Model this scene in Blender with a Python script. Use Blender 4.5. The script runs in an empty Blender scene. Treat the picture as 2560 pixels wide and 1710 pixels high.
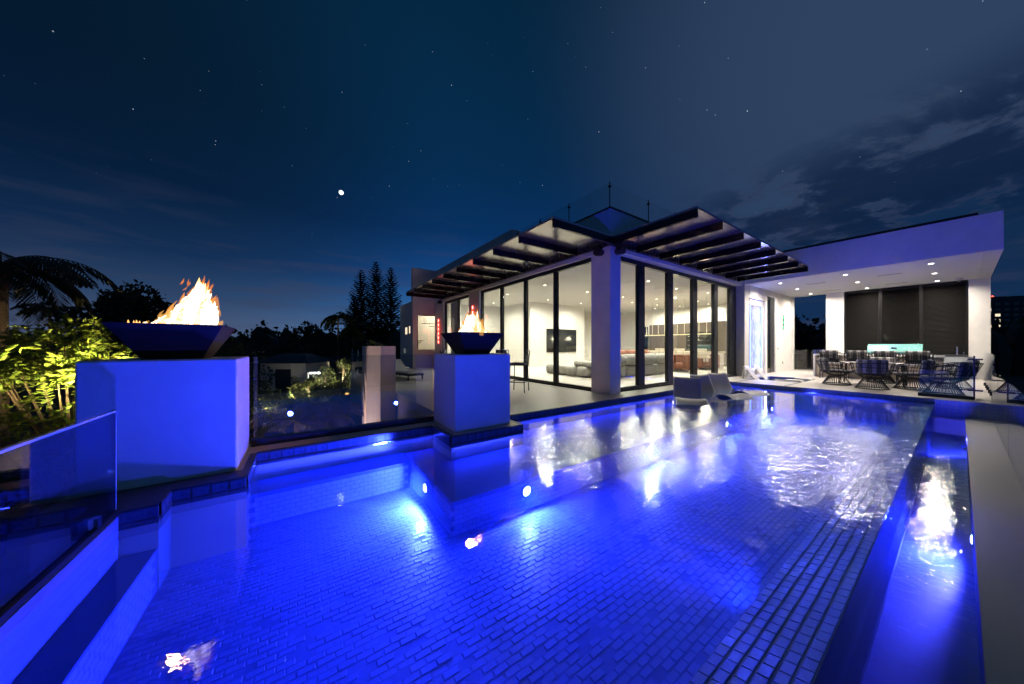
import bpy, math, random
from mathutils import Vector, Matrix
random.seed(7)
R = math.radians
S = bpy.context.scene
C = S.collection

# ------------------------------------------------------------------ camera
cam_d = bpy.data.cameras.new('camera'); cam = bpy.data.objects.new('camera', cam_d); C.objects.link(cam)
cam_d.sensor_width = 36.0; cam_d.lens = 36.0 * 770.0 / 2560.0
cam_d.shift_y = 9.5 / 2560.0
cam_d.clip_start = 0.05; cam_d.clip_end = 3000
cam.location = (0, 0, 1.25); cam.rotation_euler = (R(90), 0, R(55.484 - 90))
S.camera = cam

# ------------------------------------------------------------------ render settings / exposure
S.render.engine = 'CYCLES'
cy = S.cycles
cy.use_denoising = True
try:
    cy.denoiser = 'OPENIMAGEDENOISE'; cy.denoising_input_passes = 'RGB_ALBEDO_NORMAL'
except Exception: pass
cy.max_bounces = 8; cy.diffuse_bounces = 4; cy.glossy_bounces = 4; cy.transmission_bounces = 3; cy.transparent_max_bounces = 16
cy.sample_clamp_indirect = 6.0; cy.sample_clamp_direct = 0; cy.caustics_reflective = False; cy.caustics_refractive = False
cy.use_light_tree = True; cy.volume_bounces = 0; cy.blur_glossy = 0.1
S.view_settings.view_transform = 'Standard'; S.view_settings.look = 'None'
S.view_settings.exposure = 0.0; S.view_settings.gamma = 1.0; S.view_settings.use_curve_mapping = False

# ------------------------------------------------------------------ node helper
class NT:
    def __init__(s, tree): s.t = tree; tree.nodes.clear()
    def n(s, typ, ins=None, **props):
        nd = s.t.nodes.new(typ)
        for k, v in props.items(): setattr(nd, k, v)
        for k, v in (ins or {}).items(): s.set(nd, k, v)
        return nd
    def set(s, nd, k, v):
        i = nd.inputs[k]
        if isinstance(v, bpy.types.NodeSocket): s.t.links.new(v, i)
        elif isinstance(v, bpy.types.Node): s.t.links.new(v.outputs[0], i)
        else:
            if isinstance(v, (tuple, list)) and len(v) == 3 and i.type == 'RGBA': v = (*v, 1)
            i.default_value = v
    def math(s, op, a, b=0.0, c=0.0, clamp=False):
        m = s.n('ShaderNodeMath', {0: a, 1: b, 2: c}, operation=op); m.use_clamp = clamp; return m.outputs[0]
    def vm(s, op, a, b=(0, 0, 0)):
        m = s.n('ShaderNodeVectorMath', {0: a, 1: b}, operation=op)
        return m.outputs['Value'] if op in ('DOT_PRODUCT', 'LENGTH', 'DISTANCE') else m.outputs[0]
    def mix(s, f, a, b, bt='MIX'):
        m = s.n('ShaderNodeMix', data_type='RGBA', blend_type=bt)
        s.set(m, 0, f); s.set(m, 6, a); s.set(m, 7, b); return m.outputs[2]
    def ramp(s, f, stops, interp='LINEAR'):
        r = s.n('ShaderNodeValToRGB', {0: f}); e = r.color_ramp; e.interpolation = interp
        while len(e.elements) < len(stops): e.elements.new(0.5)
        for el, (p, c) in zip(e.elements, stops):
            el.position = p; el.color = (*c, 1) if len(c) == 3 else c
        return r.outputs[0]
    def mapr(s, v, a, b, c=0.0, d=1.0, smooth=False):
        m = s.n('ShaderNodeMapRange', {0: v, 1: a, 2: b, 3: c, 4: d}); m.clamp = True
        if smooth: m.interpolation_type = 'SMOOTHSTEP'
        return m.outputs[0]

# ------------------------------------------------------------------ world: dusk sky, stars, clouds
W = bpy.data.worlds.new('World'); S.world = W; W.use_nodes = True
t = NT(W.node_tree)
tc = t.n('ShaderNodeTexCoord'); D = t.vm('NORMALIZE', tc.outputs['Generated'])
sx = t.n('ShaderNodeSeparateXYZ', {0: D}); el = sx.outputs[2]
base = t.ramp(t.math('ABSOLUTE', el), [(0.0, (.075, .21, .44)), (.05, (.060, .19, .43)), (.11, (.026, .13, .36)), (.20, (.006, .062, .23)),
             (.34, (.0016, .030, .118)), (.50, (.0014, .026, .082)), (.8, (.0018, .025, .060))])
def dirv(px, py):
    th = R(55.484); c, s_ = math.cos(th), math.sin(th)
    a, b = (px - 1280) / 770, (864.5 - py) / 770
    v = Vector((c + a * s_, s_ - a * c, b)); return tuple(v.normalized())
# the afterglow sits low in the west (left of the house); the far left is duller, the upper right greyer with thin high haze
glow = t.mapr(t.vm('DOT_PRODUCT', D, dirv(930, 830)), .35, 1.0, 0, 1, True)
base = t.mix(glow, t.mix(1.0, base, (.45, .55, .62), 'MULTIPLY'), base)
haze = t.mapr(t.vm('DOT_PRODUCT', D, dirv(2600, -60)), .60, 1.0, 0, 1, True)
base = t.mix(t.math('MULTIPLY', t.math('MULTIPLY', haze, haze), .95), base, (.030, .058, .122))
west = t.mapr(t.vm('DOT_PRODUCT', D, dirv(-250, 420)), .62, 1.0, 0, 1, True)
base = t.mix(west, base, t.mix(1.0, base, (.9, .42, .36), 'MULTIPLY'))
# clouds on a sheet: direction / elevation
den = t.math('ADD', t.math('MAXIMUM', el, 0.0), .10)
pv = t.n('ShaderNodeCombineXYZ', {0: t.math('DIVIDE', sx.outputs[0], den), 1: t.math('DIVIDE', sx.outputs[1], den), 2: 0.0}).outputs[0]
cn = t.n('ShaderNodeTexNoise', {'Vector': pv, 'Scale': 2.3, 'Detail': 7.0, 'Roughness': .62, 'Distortion': .3})
cn2 = t.n('ShaderNodeTexNoise', {'Vector': pv, 'Scale': .7, 'Detail': 3.0})
nb_ = Vector(dirv(1560, 700)).cross(Vector(dirv(2560, 300))).normalized()
side = t.vm('DOT_PRODUCT', D, tuple(nb_))                       # signed angle from the cloud bank's axis, positive below it
ext = t.mapr(t.vm('DOT_PRODUCT', D, dirv(2420, 380)), .80, .93, 0, 1, True)
bandA = t.math('MULTIPLY', t.math('MULTIPLY', t.mapr(side, -.17, -.02, 0, 1, True), t.mapr(side, .20, .06, 0, 1, True)), ext)
below = t.math('MULTIPLY', t.mapr(side, -.02, .12, 0, 1, True), ext)
base = t.mix(t.math('MULTIPLY', below, .85), base, (.0010, .0175, .064))
dens = t.mapr(t.math('ADD', t.math('MULTIPLY', cn.outputs[0], .85), t.math('MULTIPLY', cn2.outputs[0], .25)), .47, .60, 0, 1, True)
base = t.mix(t.math('MULTIPLY', t.math('MULTIPLY', dens, bandA), .85), base, (.0030, .013, .046))
edge = t.math('MULTIPLY', t.math('MULTIPLY', t.mapr(dens, .05, .35, 0, 1, True), t.mapr(dens, .75, .40, 0, 1, True)), bandA)
base = t.mix(t.math('MULTIPLY', edge, .22), base, (.055, .062, .118))
low = t.math('MULTIPLY', t.mapr(t.n('ShaderNodeTexNoise', {'Vector': t.vm('MULTIPLY', D, (4, 4, 26)), 'Scale': 1.2, 'Detail': 4.0}).outputs[0], .50, .68), t.mapr(el, .42, .12, 0, 1, True))
base = t.mix(t.math('MULTIPLY', low, .38), base, (.040, .048, .095))
# stars
vo = t.n('ShaderNodeTexVoronoi', {'Vector': D, 'Scale': 75.0, 'Randomness': 1.0}, feature='F1')
sz = t.n('ShaderNodeSeparateColor', {0: vo.outputs['Color']})
rad = t.math('MULTIPLY', t.math('POWER', sz.outputs[0], 4.0), .072)
star = t.math('MULTIPLY', t.math('LESS_THAN', vo.outputs['Distance'], rad), t.math('MULTIPLY', t.math('POWER', sz.outputs[1], 1.7), t.mapr(el, .24, .50)))
base = t.mix(star, base, (.75, .82, .95), 'ADD')
sky = t.n('ShaderNodeTexSky', sky_type='NISHITA'); sky.sun_disc = False; sky.sun_elevation = R(-4.0); sky.sun_rotation = R(20)
tot = t.mix(.02, base, sky.outputs[0], 'ADD')
bg = t.n('ShaderNodeBackground', {'Color': tot, 'Strength': 1.0})
t.n('ShaderNodeOutputWorld', {'Surface': bg})

# faint moonlight
sun_d = bpy.data.lights.new('sun', 'SUN'); sun_d.energy = .012; sun_d.angle = R(.5); sun_d.color = (.85, .9, 1)
sun = bpy.data.objects.new('sun', sun_d); C.objects.link(sun)
sun.rotation_euler = Vector(dirv(853, 480)).to_track_quat('Z', 'Y').to_euler()

# ------------------------------------------------------------------ materials
MAT = {}
def mat(name):
    m = bpy.data.materials.new(name); m.use_nodes = True; MAT[name] = m
    return m, NT(m.node_tree)
def pbr(name, col, rough=.5, metal=0.0, var=.12, scale=6.0, bump=0.0, bscale=40.0, spec=.5, stretch=(1, 1, 1), rvar=.1, coat=0.0):
    m, t = mat(name)
    co = t.n('ShaderNodeTexCoord').outputs['Object']
    mp = t.n('ShaderNodeMapping', {0: co, 3: stretch}).outputs[0]
    nz = t.n('ShaderNodeTexNoise', {'Vector': mp, 'Scale': scale, 'Detail': 5.0, 'Roughness': .6}).outputs[0]
    a = tuple(c * (1 - var) for c in col); b = tuple(min(1, c * (1 + var)) for c in col)
    cc = t.ramp(nz, [(.3, a), (.7, b)])
    rr = t.mapr(nz, .3, .7, max(.02, rough - rvar), min(1, rough + rvar))
    ins = {'Base Color': cc, 'Roughness': rr, 'Metallic': metal, 'Specular IOR Level': spec, 'Coat Weight': coat}
    if bump:
        bn = t.n('ShaderNodeTexNoise', {'Vector': mp, 'Scale': bscale, 'Detail': 4.0}).outputs[0]
        ins['Normal'] = t.n('ShaderNodeBump', {'Height': bn, 'Strength': bump, 'Distance': .01})
    p = t.n('ShaderNodeBsdfPrincipled', ins)
    t.n('ShaderNodeOutputMaterial', {0: p}); return m
def emis(name, col, st):
    m, t = mat(name); e = t.n('ShaderNodeEmission', {0: col, 1: st}); t.n('ShaderNodeOutputMaterial', {0: e}); return m
def schlick(t, nrm, f0, ex=5.0):
    inc = t.n('ShaderNodeNewGeometry').outputs['Incoming']
    cs = t.math('ABSOLUTE', t.vm('DOT_PRODUCT', inc, nrm))
    p5 = t.math('POWER', t.math('SUBTRACT', 1.0, t.math('MINIMUM', cs, 1.0)), ex)
    return t.math('MULTIPLY_ADD', p5, 1 - f0, f0, True)
def glass(name, tint, f0=.045, rough=0.0, dirt=0.0):
    m, t = mat(name)
    nrm = t.n('ShaderNodeNewGeometry').outputs['Normal']
    f = schlick(t, nrm, f0)
    tr = t.n('ShaderNodeBsdfTransparent', {0: tint}); gl = t.n('ShaderNodeBsdfGlossy', {0: (1, 1, 1), 'Roughness': rough})
    o = t.n('ShaderNodeMixShader', {0: f, 1: tr, 2: gl})
    t.n('ShaderNodeOutputMaterial', {0: o}); return m
def water(name, amp, calm=True, tint=(.60, .80, 1.0), vol=0.0):
    m, t = mat(name)
    co = t.n('ShaderNodeNewGeometry').outputs['Position']
    big = t.n('ShaderNodeTexNoise', {'Vector': co, 'Scale': 1.5, 'Detail': 2.0, 'Distortion': .6}).outputs[0]
    w1 = t.n('ShaderNodeTexNoise', {'Vector': co, 'Scale': 7.0, 'Detail': 3.5, 'Roughness': .55, 'Distortion': 1.2}).outputs[0]
    w2 = t.n('ShaderNodeTexNoise', {'Vector': co, 'Scale': 21.0, 'Detail': 3.0, 'Distortion': .8}).outputs[0]
    h = t.math('ADD', t.math('MULTIPLY', big, .35), t.math('ADD', t.math('MULTIPLY', w1, .9), t.math('MULTIPLY', w2, .34)))
    st = amp
    if calm:   # return jets stir the middle and the overflow side; the corner by the house and the bays stay calm
        sp = t.n('ShaderNodeSeparateXYZ', {0: co})
        d1 = t.vm('DISTANCE', co, (3.4, 2.6, -.1)); d2 = t.vm('DISTANCE', co, (5.6, 1.3, -.1))
        z = t.math('MAXIMUM', t.mapr(d1, 2.0, .3, 0, 1, True), t.mapr(d2, 3.2, .6, 0, 1, True))
        st = t.math('MULTIPLY_ADD', t.math('MULTIPLY', z, t.mapr(big, .38, .62, .45, 1.0)), amp, amp * .045)
    bp = t.n('ShaderNodeBump', {'Height': h, 'Strength': st, 'Distance': .05})
    f = schlick(t, bp.outputs[0], .02, 3.3 if vol else 4.6)
    tr = t.n('ShaderNodeBsdfTransparent', {0: tint}); gl = t.n('ShaderNodeBsdfGlossy', {0: (1, 1, 1), 'Roughness': .008, 'Normal': bp})
    o = t.n('ShaderNodeMixShader', {0: f, 1: tr, 2: gl})
    out = t.n('ShaderNodeOutputMaterial', {0: o})
    if vol: t.set(out, 'Volume', t.n('ShaderNodeVolumeScatter', {'Color': (.25, .45, 1.0), 'Density': vol, 'Anisotropy': .35}))
    return m
def stripes(name, a, b, freq, axis=0, rough=.85):
    m, t = mat(name)
    co = t.n('ShaderNodeTexCoord').outputs['Object']
    s_ = t.n('ShaderNodeSeparateXYZ', {0: co}).outputs[axis]
    f = t.math('GREATER_THAN', t.math('SINE', t.math('MULTIPLY', s_, freq * 2 * math.pi)), 0.0)
    nz = t.n('ShaderNodeTexNoise', {'Vector': co, 'Scale': 60.0}).outputs[0]
    cc = t.mix(t.mapr(nz, .3, .7, 0, .25), t.mix(f, a, b), (.3, .3, .32))
    p = t.n('ShaderNodeBsdfPrincipled', {'Base Color': cc, 'Roughness': rough}); t.n('ShaderNodeOutputMaterial', {0: p}); return m
def leafmat(name, c1, c2, trans=.35):
    m, t = mat(name)
    inf = t.n('ShaderNodeNewGeometry').outputs['Random Per Island']
    cc = t.mix(inf, c1, c2)
    d = t.n('ShaderNodeBsdfPrincipled', {'Base Color': cc, 'Roughness': .5, 'Specular IOR Level': .35}); tl = t.n('ShaderNodeBsdfTranslucent', {0: cc})
    o = t.n('ShaderNodeMixShader', {0: trans, 1: d, 2: tl}); t.n('ShaderNodeOutputMaterial', {0: o}); return m

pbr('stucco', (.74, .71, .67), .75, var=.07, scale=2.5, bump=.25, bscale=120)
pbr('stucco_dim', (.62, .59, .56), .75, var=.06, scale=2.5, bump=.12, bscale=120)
pbr('plaster', (.78, .755, .71), .7, var=.03, scale=1.5, bump=.03, bscale=90)
pbr('ceiling_paint', (.80, .78, .745), .8, var=.02)
pbr('deck_stone', (.47, .435, .40), .42, var=.13, scale=1.7, bump=.05, bscale=60, stretch=(.35, 2.2, 1))
pbr('floor_stone', (.74, .70, .64), .35, var=.08, scale=1.4, stretch=(.4, 1.8, 1))
pbr('coping_dark', (.035, .036, .040), .38, var=.3, scale=14, bump=.08, bscale=90)
pbr('grout', (.155, .215, .50), .8, var=.15)
pbr('pool_brick', (.21, .29, .62), .42, var=.06, scale=9, bump=.12, bscale=70)
pbr('pool_plaster', (.050, .10, .40), .55, var=.14, scale=9, bump=.1, bscale=50)
pbr('band_tile', (.075, .11, .20), .2, var=.25, scale=20, bump=.05, bscale=80)
pbr('sill_grout', (.12, .17, .34), .5, var=.2)
pbr('sill_tile', (.24, .31, .58), .25, var=.18, scale=22, bump=.35, bscale=8, stretch=(4, 40, 1))
pbr('bronze', (.035, .030, .030), .28, metal=.55, var=.2, scale=12, rvar=.06)
pbr('canopy_metal', (.040, .036, .036), .17, metal=.8, var=.15, scale=5, rvar=.05)
pbr('canopy_soffit', (.42, .40, .38), .22, metal=.85, var=.08, scale=3, rvar=.05)
pbr('frame_black', (.018, .019, .020), .35, metal=.3, var=.2)
pbr('bowl_steel', (.026, .017, .014), .55, spec=.25, var=.25, scale=10, bump=.06)
pbr('lava', (.05, .04, .04), .9, var=.4, scale=30, bump=.6, bscale=40)
pbr('wood_dark', (.10, .078, .062), .45, var=.28, scale=5, stretch=(9, 9, .7))
pbr('wood_pale', (.34, .28, .23), .5, var=.22, scale=5, stretch=(1, 12, .8))
pbr('boucle', (.50, .48, .44), .95, var=.08, scale=18, bump=.5, bscale=140)
pbr('rust_fabric', (.20, .075, .045), .8, var=.15, scale=20, bump=.2, bscale=120)
pbr('cream', (.62, .56, .44), .6, var=.06)
pbr('teal_paint', (.16, .42, .40), .22, var=.06, metal=.15, coat=.5)
pbr('chrome', (.62, .62, .62), .14, metal=1.0, var=.05)
pbr('rattan', (.012, .011, .013), .5, var=.3, scale=40)
pbr('cushion_dark', (.06, .055, .07), .9, var=.2, scale=40)
pbr('resin_white', (.62, .60, .58), .38, var=.03)
pbr('resin_grey', (.30, .275, .265), .45, var=.05)
pbr('table_top', (.40, .38, .36), .4, var=.08, scale=10)
pbr('slat_black', (.005, .0045, .0045), .45, spec=.25, var=.2, rvar=.05)
pbr('speaker_black', (.012, .011, .012), .6, var=.2)
pbr('bark', (.10, .07, .05), .9, var=.35, scale=14, bump=.6, bscale=30)
pbr('soil', (.018, .020, .012), .95, var=.5, scale=.6, bump=.3, bscale=12)
pbr('lawn', (.020, .035, .014), .95, var=.5, scale=3, bump=.4, bscale=60)
pbr('path_stone', (.16, .15, .15), .7, var=.2, scale=3)
pbr('tower_wall', (.06, .062, .07), .7, var=.15, scale=.2)
pbr('tv_black', (.010, .012, .013), .10, var=.1)
pbr('oven_black', (.012, .012, .013), .2, var=.1)
pbr('water_stone', (.20, .19, .22), .25, var=.55, scale=5, bump=.9, bscale=9, stretch=(3, 3, .6))
stripes('stripe_cushion', (.55, .53, .54), (.045, .045, .055), 5.2, 0)
stripes('stripe_cushion_y', (.27, .25, .25), (.03, .028, .032), 5.2, 1)
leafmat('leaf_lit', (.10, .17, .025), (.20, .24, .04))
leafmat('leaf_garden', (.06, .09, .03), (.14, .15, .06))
leafmat('leaf_dark', (.022, .032, .016), (.040, .050, .024), .2)
leafmat('leaf_palm', (.040, .045, .028), (.075, .070, .045), .2)
leafmat('needle', (.014, .024, .018), (.024, .034, .024), .1)
glass('clear_glass', (.93, .95, .94))
glass('house_glass', (.88, .91, .87), .05)
glass('fence_glass', (.86, .91, .96), .13)
glass('tinted_glass', (.42, .52, .72), .12)
pbr('glass_edge', (.45, .60, .72), .15, var=.05)
water('pool_water_mat', .34, vol=.10)
water('trough_water', .09, calm=False)
water('still_water', .05, calm=False)
emis('lamp_warm', (1, .86, .66), 14)
emis('lamp_white', (1, .93, .82), 10)
emis('lens_blue', (.55, .60, 1.0), 26)
emis('led_blue', (.16, .28, 1.0), 4)
emis('red_led', (1, .05, .03), 5)
emis('red_core', (1, .45, .35), 4)
emis('green_led', (.10, 1, .45), 4)
emis('window_warm', (1, .80, .55), 1.1)
emis('window_pale', (1, .86, .66), .55)
emis('window_dim', (.55, .62, .66), .16)
emis('beacon_red', (1, .08, .04), 6)
emis('beacon_green', (.05, .8, .4), 1)
emis('moon_face', (.93, .96, 1.0), 2.2)
emis('ember', (1, .45, .12), 2.5)
emis('led_line', (1, .86, .5), 1.6)
m, t = mat('flame')
geo = t.n('ShaderNodeNewGeometry'); obj = t.n('ShaderNodeTexCoord').outputs['Object']
hz = t.n('ShaderNodeSeparateXYZ', {0: obj}).outputs[2]
fac = t.math('ABSOLUTE', t.vm('DOT_PRODUCT', geo.outputs['Incoming'], geo.outputs['Normal']))
hot = t.math('MULTIPLY', t.mapr(fac, .03, .28), t.mapr(hz, .60, .36))
colr = t.ramp(hot, [(0, (1, .22, .035)), (.35, (1, .48, .13)), (.75, (1, .78, .42)), (1, (1, .9, .68))])
e = t.n('ShaderNodeEmission', {0: colr, 1: t.mapr(hot, 0, 1, 1.3, 4.5)}); tr = t.n('ShaderNodeBsdfTransparent')
al = t.math('MULTIPLY', t.mapr(fac, .03, .40), t.mapr(hz, .62, .30, .55, 1.0))
t.n('ShaderNodeOutputMaterial', {0: t.n('ShaderNodeMixShader', {0: al, 1: tr, 2: e})})

m, t = mat('flame_outer')
geo = t.n('ShaderNodeNewGeometry'); hz = t.n('ShaderNodeSeparateXYZ', {0: t.n('ShaderNodeTexCoord').outputs['Object']}).outputs[2]
fac = t.math('ABSOLUTE', t.vm('DOT_PRODUCT', geo.outputs['Incoming'], geo.outputs['Normal']))
e = t.n('ShaderNodeEmission', {0: t.mix(t.mapr(hz, .05, .45), (1, .50, .12), (1, .26, .035)), 1: 1.15}); tr = t.n('ShaderNodeBsdfTransparent')
t.n('ShaderNodeOutputMaterial', {0: t.n('ShaderNodeMixShader', {0: t.math('MULTIPLY', t.mapr(fac, .05, .8), .36), 1: tr, 2: e})})

# ------------------------------------------------------------------ mesh helpers
class MB:
    def __init__(s): s.v = []; s.f = []; s.mi = []; s.cur = 0
    def add(s, vs, fs):
        o = len(s.v); s.v.extend([tuple(v) for v in vs]); s.f.extend([tuple(i + o for i in f) for f in fs]); s.mi.extend([s.cur] * len(fs)); return s
    def box(s, x0, x1, y0, y1, z0, z1):
        return s.add([(x0, y0, z0), (x1, y0, z0), (x1, y1, z0), (x0, y1, z0), (x0, y0, z1), (x1, y0, z1), (x1, y1, z1), (x0, y1, z1)],
                     [(0, 3, 2, 1), (4, 5, 6, 7), (0, 1, 5, 4), (1, 2, 6, 5), (2, 3, 7, 6), (3, 0, 4, 7)])
    def rbox(s, x0, x1, y0, y1, z0, z1, r=.03, n=3):
        # box rounded in all directions (superellipse rings)
        cx, cy_, hx, hy = (x0 + x1) / 2, (y0 + y1) / 2, (x1 - x0) / 2, (y1 - y0) / 2
        prof = []
        for i in range(n + 1):
            a = i / n * math.pi / 2; prof.append((r * (1 - math.sin(a)), z0 + r * (1 - math.cos(a))))
        for i in range(n + 1):
            a = i / n * math.pi / 2; prof.append((r * (1 - math.cos(a)), z1 - r * (1 - math.sin(a))))
        rings = []
        for ins, z in prof:
            ring = []
            for q, (sx_, sy_) in enumerate(((1, 1), (-1, 1), (-1, -1), (1, -1))):
                for i in range(n + 1):
                    a = q * math.pi / 2 + i / n * math.pi / 2
                    ring.append((cx + sx_ * (hx - r) + (r - ins) * math.cos(a), cy_ + sy_ * (hy - r) + (r - ins) * math.sin(a), z))
            rings.append(ring)
        return s.loft(rings)
    def loft(s, rings, closed=True, cap=True):
        n = len(rings[0]); vs = [p for r in rings for p in r]; fs = []
        for k in range(len(rings) - 1):
            for i in range(n if closed else n - 1):
                j = (i + 1) % n
                fs.append((k * n + i, k * n + j, (k + 1) * n + j, (k + 1) * n + i))
        if cap and closed:
            fs.append(tuple(range(n - 1, -1, -1))); fs.append(tuple((len(rings) - 1) * n + i for i in range(n)))
        return s.add(vs, fs)
    def tube(s, pts, r, n=6, cap=True):
        pts = [Vector(p) for p in pts]; rs = r if isinstance(r, (list, tuple)) else [r] * len(pts); rings = []
        up = Vector((0, 0, 1))
        for i, p in enumerate(pts):
            d = (pts[min(i + 1, len(pts) - 1)] - pts[max(i - 1, 0)]).normalized()
            a = d.cross(up if abs(d.z) < .95 else Vector((1, 0, 0))).normalized(); b = d.cross(a)
            rings.append([p + (a * math.cos(2 * math.pi * k / n) + b * math.sin(2 * math.pi * k / n)) * rs[i] for k in range(n)])
        return s.loft(rings, True, cap)
    def lathe(s, prof, cx=0, cy_=0, n=16):
        return s.loft([[(cx + r * math.cos(2 * math.pi * k / n), cy_ + r * math.sin(2 * math.pi * k / n), z) for k in range(n)] for r, z in prof])
    def prism(s, poly, z0, z1):
        n = len(poly)
        return s.add([(x, y, z0) for x, y in poly] + [(x, y, z1) for x, y in poly],
                     [tuple(range(n - 1, -1, -1)), tuple(range(n, 2 * n))] + [(i, (i + 1) % n, n + (i + 1) % n, n + i) for i in range(n)])
    def mesh(s, name, mats, smooth=False):
        me = bpy.data.meshes.new(name); me.from_pydata(s.v, [], s.f)
        for m in (mats if isinstance(mats, (list, tuple)) else [mats]): me.materials.append(MAT[m])
        if s.cur: me.polygons.foreach_set('material_index', s.mi)
        if smooth: me.polygons.foreach_set('use_smooth', [True] * len(s.f))
        me.update(); return me
    def build(s, name, mats, parent=None, loc=None, rz=0.0, smooth=False, **props):
        return obj_(name, s.mesh(name, mats, smooth), parent, loc, rz, **props)
def obj_(name, me, parent=None, loc=None, rz=0.0, **props):
    o = bpy.data.objects.new(name, me); C.objects.link(o)
    if loc is not None: o.location = loc
    if rz: o.rotation_euler = (0, 0, rz)
    if parent is not None: o.parent = parent
    for k, v in props.items(): o[k] = v
    return o
def thing(name, label, cat, loc=(0, 0, 0), rz=0.0, group=None):
    o = bpy.data.objects.new(name, None); C.objects.link(o); o.location = loc; o.rotation_euler = (0, 0, rz)
    o.empty_display_size = .1; o['label'] = label; o['category'] = cat
    if group: o['group'] = group
    return o
def tag(o, label, cat, group=None):
    o['label'] = label; o['category'] = cat
    if group: o['group'] = group
    return o
def struct(o): o['kind'] = 'structure'; return o
def copy_tree(o, parent=None):
    c = o.copy(); C.objects.link(c); c.parent = parent
    for ch in list(o.children): copy_tree(ch, c)
    return c
def lamp(typ, loc, energy, col, parent=None, size=.05, aim=None, angle=None, blend=.6, name='lamp'):
    d = bpy.data.lights.new(name, typ); d.energy = energy; d.color = col
    if typ in ('POINT', 'SPOT'): d.shadow_soft_size = size
    if typ == 'SPOT': d.spot_size = R(angle); d.spot_blend = blend
    o = bpy.data.objects.new(name, d); C.objects.link(o); o.location = loc
    if aim is not None: o.rotation_euler = (-Vector(aim)).to_track_quat('Z', 'Y').to_euler()
    if parent is not None: o.parent = parent
    return o
def boxes(name, m, parent, *bs):
    for b in bs: MB().box(*b).build(name, m, parent)
def box1(name, m, *a, parent=None, **props): return MB().box(*a).build(name, m, parent, **props)
BLUE = (.030, .044, 1.0)

# ------------------------------------------------------------------ ground and terrace
g = MB(); g.add([(-900, -900, -3.3), (1200, -900, -3.3), (1200, 1200, -3.3), (-900, 1200, -3.3)], [(0, 1, 2, 3)])
struct(g.build('ground', 'soil'))
struct(box1('garden_path', 'path_stone', -6, 2.0, 16, 40, -3.4, -3.28))
outl = [(12.3, 4.57), (12.3, 17.5), (2.1, 17.5), (2.1, 5.1), (-1.6, 5.1), (-1.6, 3.58), (-.92, 3.58), (-.92, 3.86), (-.42, 3.86), (-.42, 4.64), (1.70, 4.64), (1.70, 3.93), (2.92, 3.93), (2.92, 4.57)]
terrace = struct(MB().prism(outl, -3.3, 0).build('terrace', 'deck_stone'))
pd = MB().box(12.3, 22, -.7, 3.05, -3.3, 0).box(16.0, 22, 3.05, 4.45, -3.3, 0).box(12.3, 14.0, 3.05, 4.45, -3.3, 0).box(12.3, 22, 4.45, 17.5, -3.3, 0)
pdeck = struct(pd.build('dining_terrace', 'deck_stone'))
# narrow water channels beside the stepping slab, side pool basin
for y in (3.09, 4.41): struct(box1('water_channel', 'coping_dark', 12.32, 14.0, y - .035, y + .035, -.05, .003))
struct(MB().box(14.0, 16.0, 3.05, 4.45, -.6, -.36).box(14.0, 14.02, 3.07, 4.43, -.36, -.012).box(15.98, 16.0, 3.07, 4.43, -.36, -.012).box(14.0, 16.0, 4.43, 4.45, -.36, -.012).box(14.0, 16.0, 3.05, 3.07, -.36, -.012).build('side_pool_basin', 'pool_plaster'))
struct(MB().add([(14.02, 3.07, -.05), (15.98, 3.07, -.05), (15.98, 4.43, -.05), (14.02, 4.43, -.05)], [(0, 1, 2, 3)]).build('side_pool_water', 'still_water'))

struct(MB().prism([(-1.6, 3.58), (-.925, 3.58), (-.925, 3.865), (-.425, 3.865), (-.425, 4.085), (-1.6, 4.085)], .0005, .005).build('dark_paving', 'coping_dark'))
# coping: dark stone edge strips along the pool, with waterline tiles let into their faces
cop = MB(); Z0, Z1, CW = -.14, .004, .055
tiles = []
def edge_y(x0, x1, y, s):      # edge at Y = y, deck on side s, pool on side -s
    a, b = sorted((y - s * .004, y + s * CW)); cop.box(x0, x1, a, b, Z0, Z1)
    n = max(1, round((x1 - x0) / .118)); w = (x1 - x0) / n
    for i in range(n): tiles.append((x0 + w * (i + .5), y - s * .004, 0 if s > 0 else math.pi, w))
def edge_x(y0, y1, x, s):
    a, b = sorted((x - s * .004, x + s * CW)); cop.box(a, b, y0, y1, Z0, Z1 + .0005)
    n = max(1, round((y1 - y0) / .118)); w = (y1 - y0) / n
    for i in range(n): tiles.append((x - s * .004, y0 + w * (i + .5), -math.pi / 2 if s > 0 else math.pi / 2, w))
edge_y(2.92 + CW, 12.3, 4.57, 1); edge_y(1.70, 2.92, 3.93, 1); edge_y(-.42, 1.70, 4.64, 1); edge_y(-.92, -.42, 3.86, 1); edge_y(-1.13, -.92, 3.58, 1)
edge_x(.334, 4.57, 12.3, 1); edge_x(3.93 + CW, 4.57, 2.92, -1); edge_x(3.93 + CW, 4.64, 1.70, 1); edge_x(3.86 + CW, 4.64, -.42, -1); edge_x(3.58 + CW, 3.86, -.92, -1)
coping = struct(cop.build('coping', 'coping_dark'))
tme = MB().add([(-.056, 0, -.092), (.056, 0, -.092), (.056, 0, -.010), (-.056, 0, -.010), (-.053, -.005, -.089), (.053, -.005, -.089), (.053, -.005, -.013), (-.053, -.005, -.013)],
               [(4, 5, 6, 7), (0, 1, 5, 4), (1, 2, 6, 5), (2, 3, 7, 6), (3, 0, 4, 7)]).mesh('tile', 'band_tile')
for x, y, rz, w in tiles: obj_('tile', tme, coping, (x, y, 0), rz)

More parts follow.
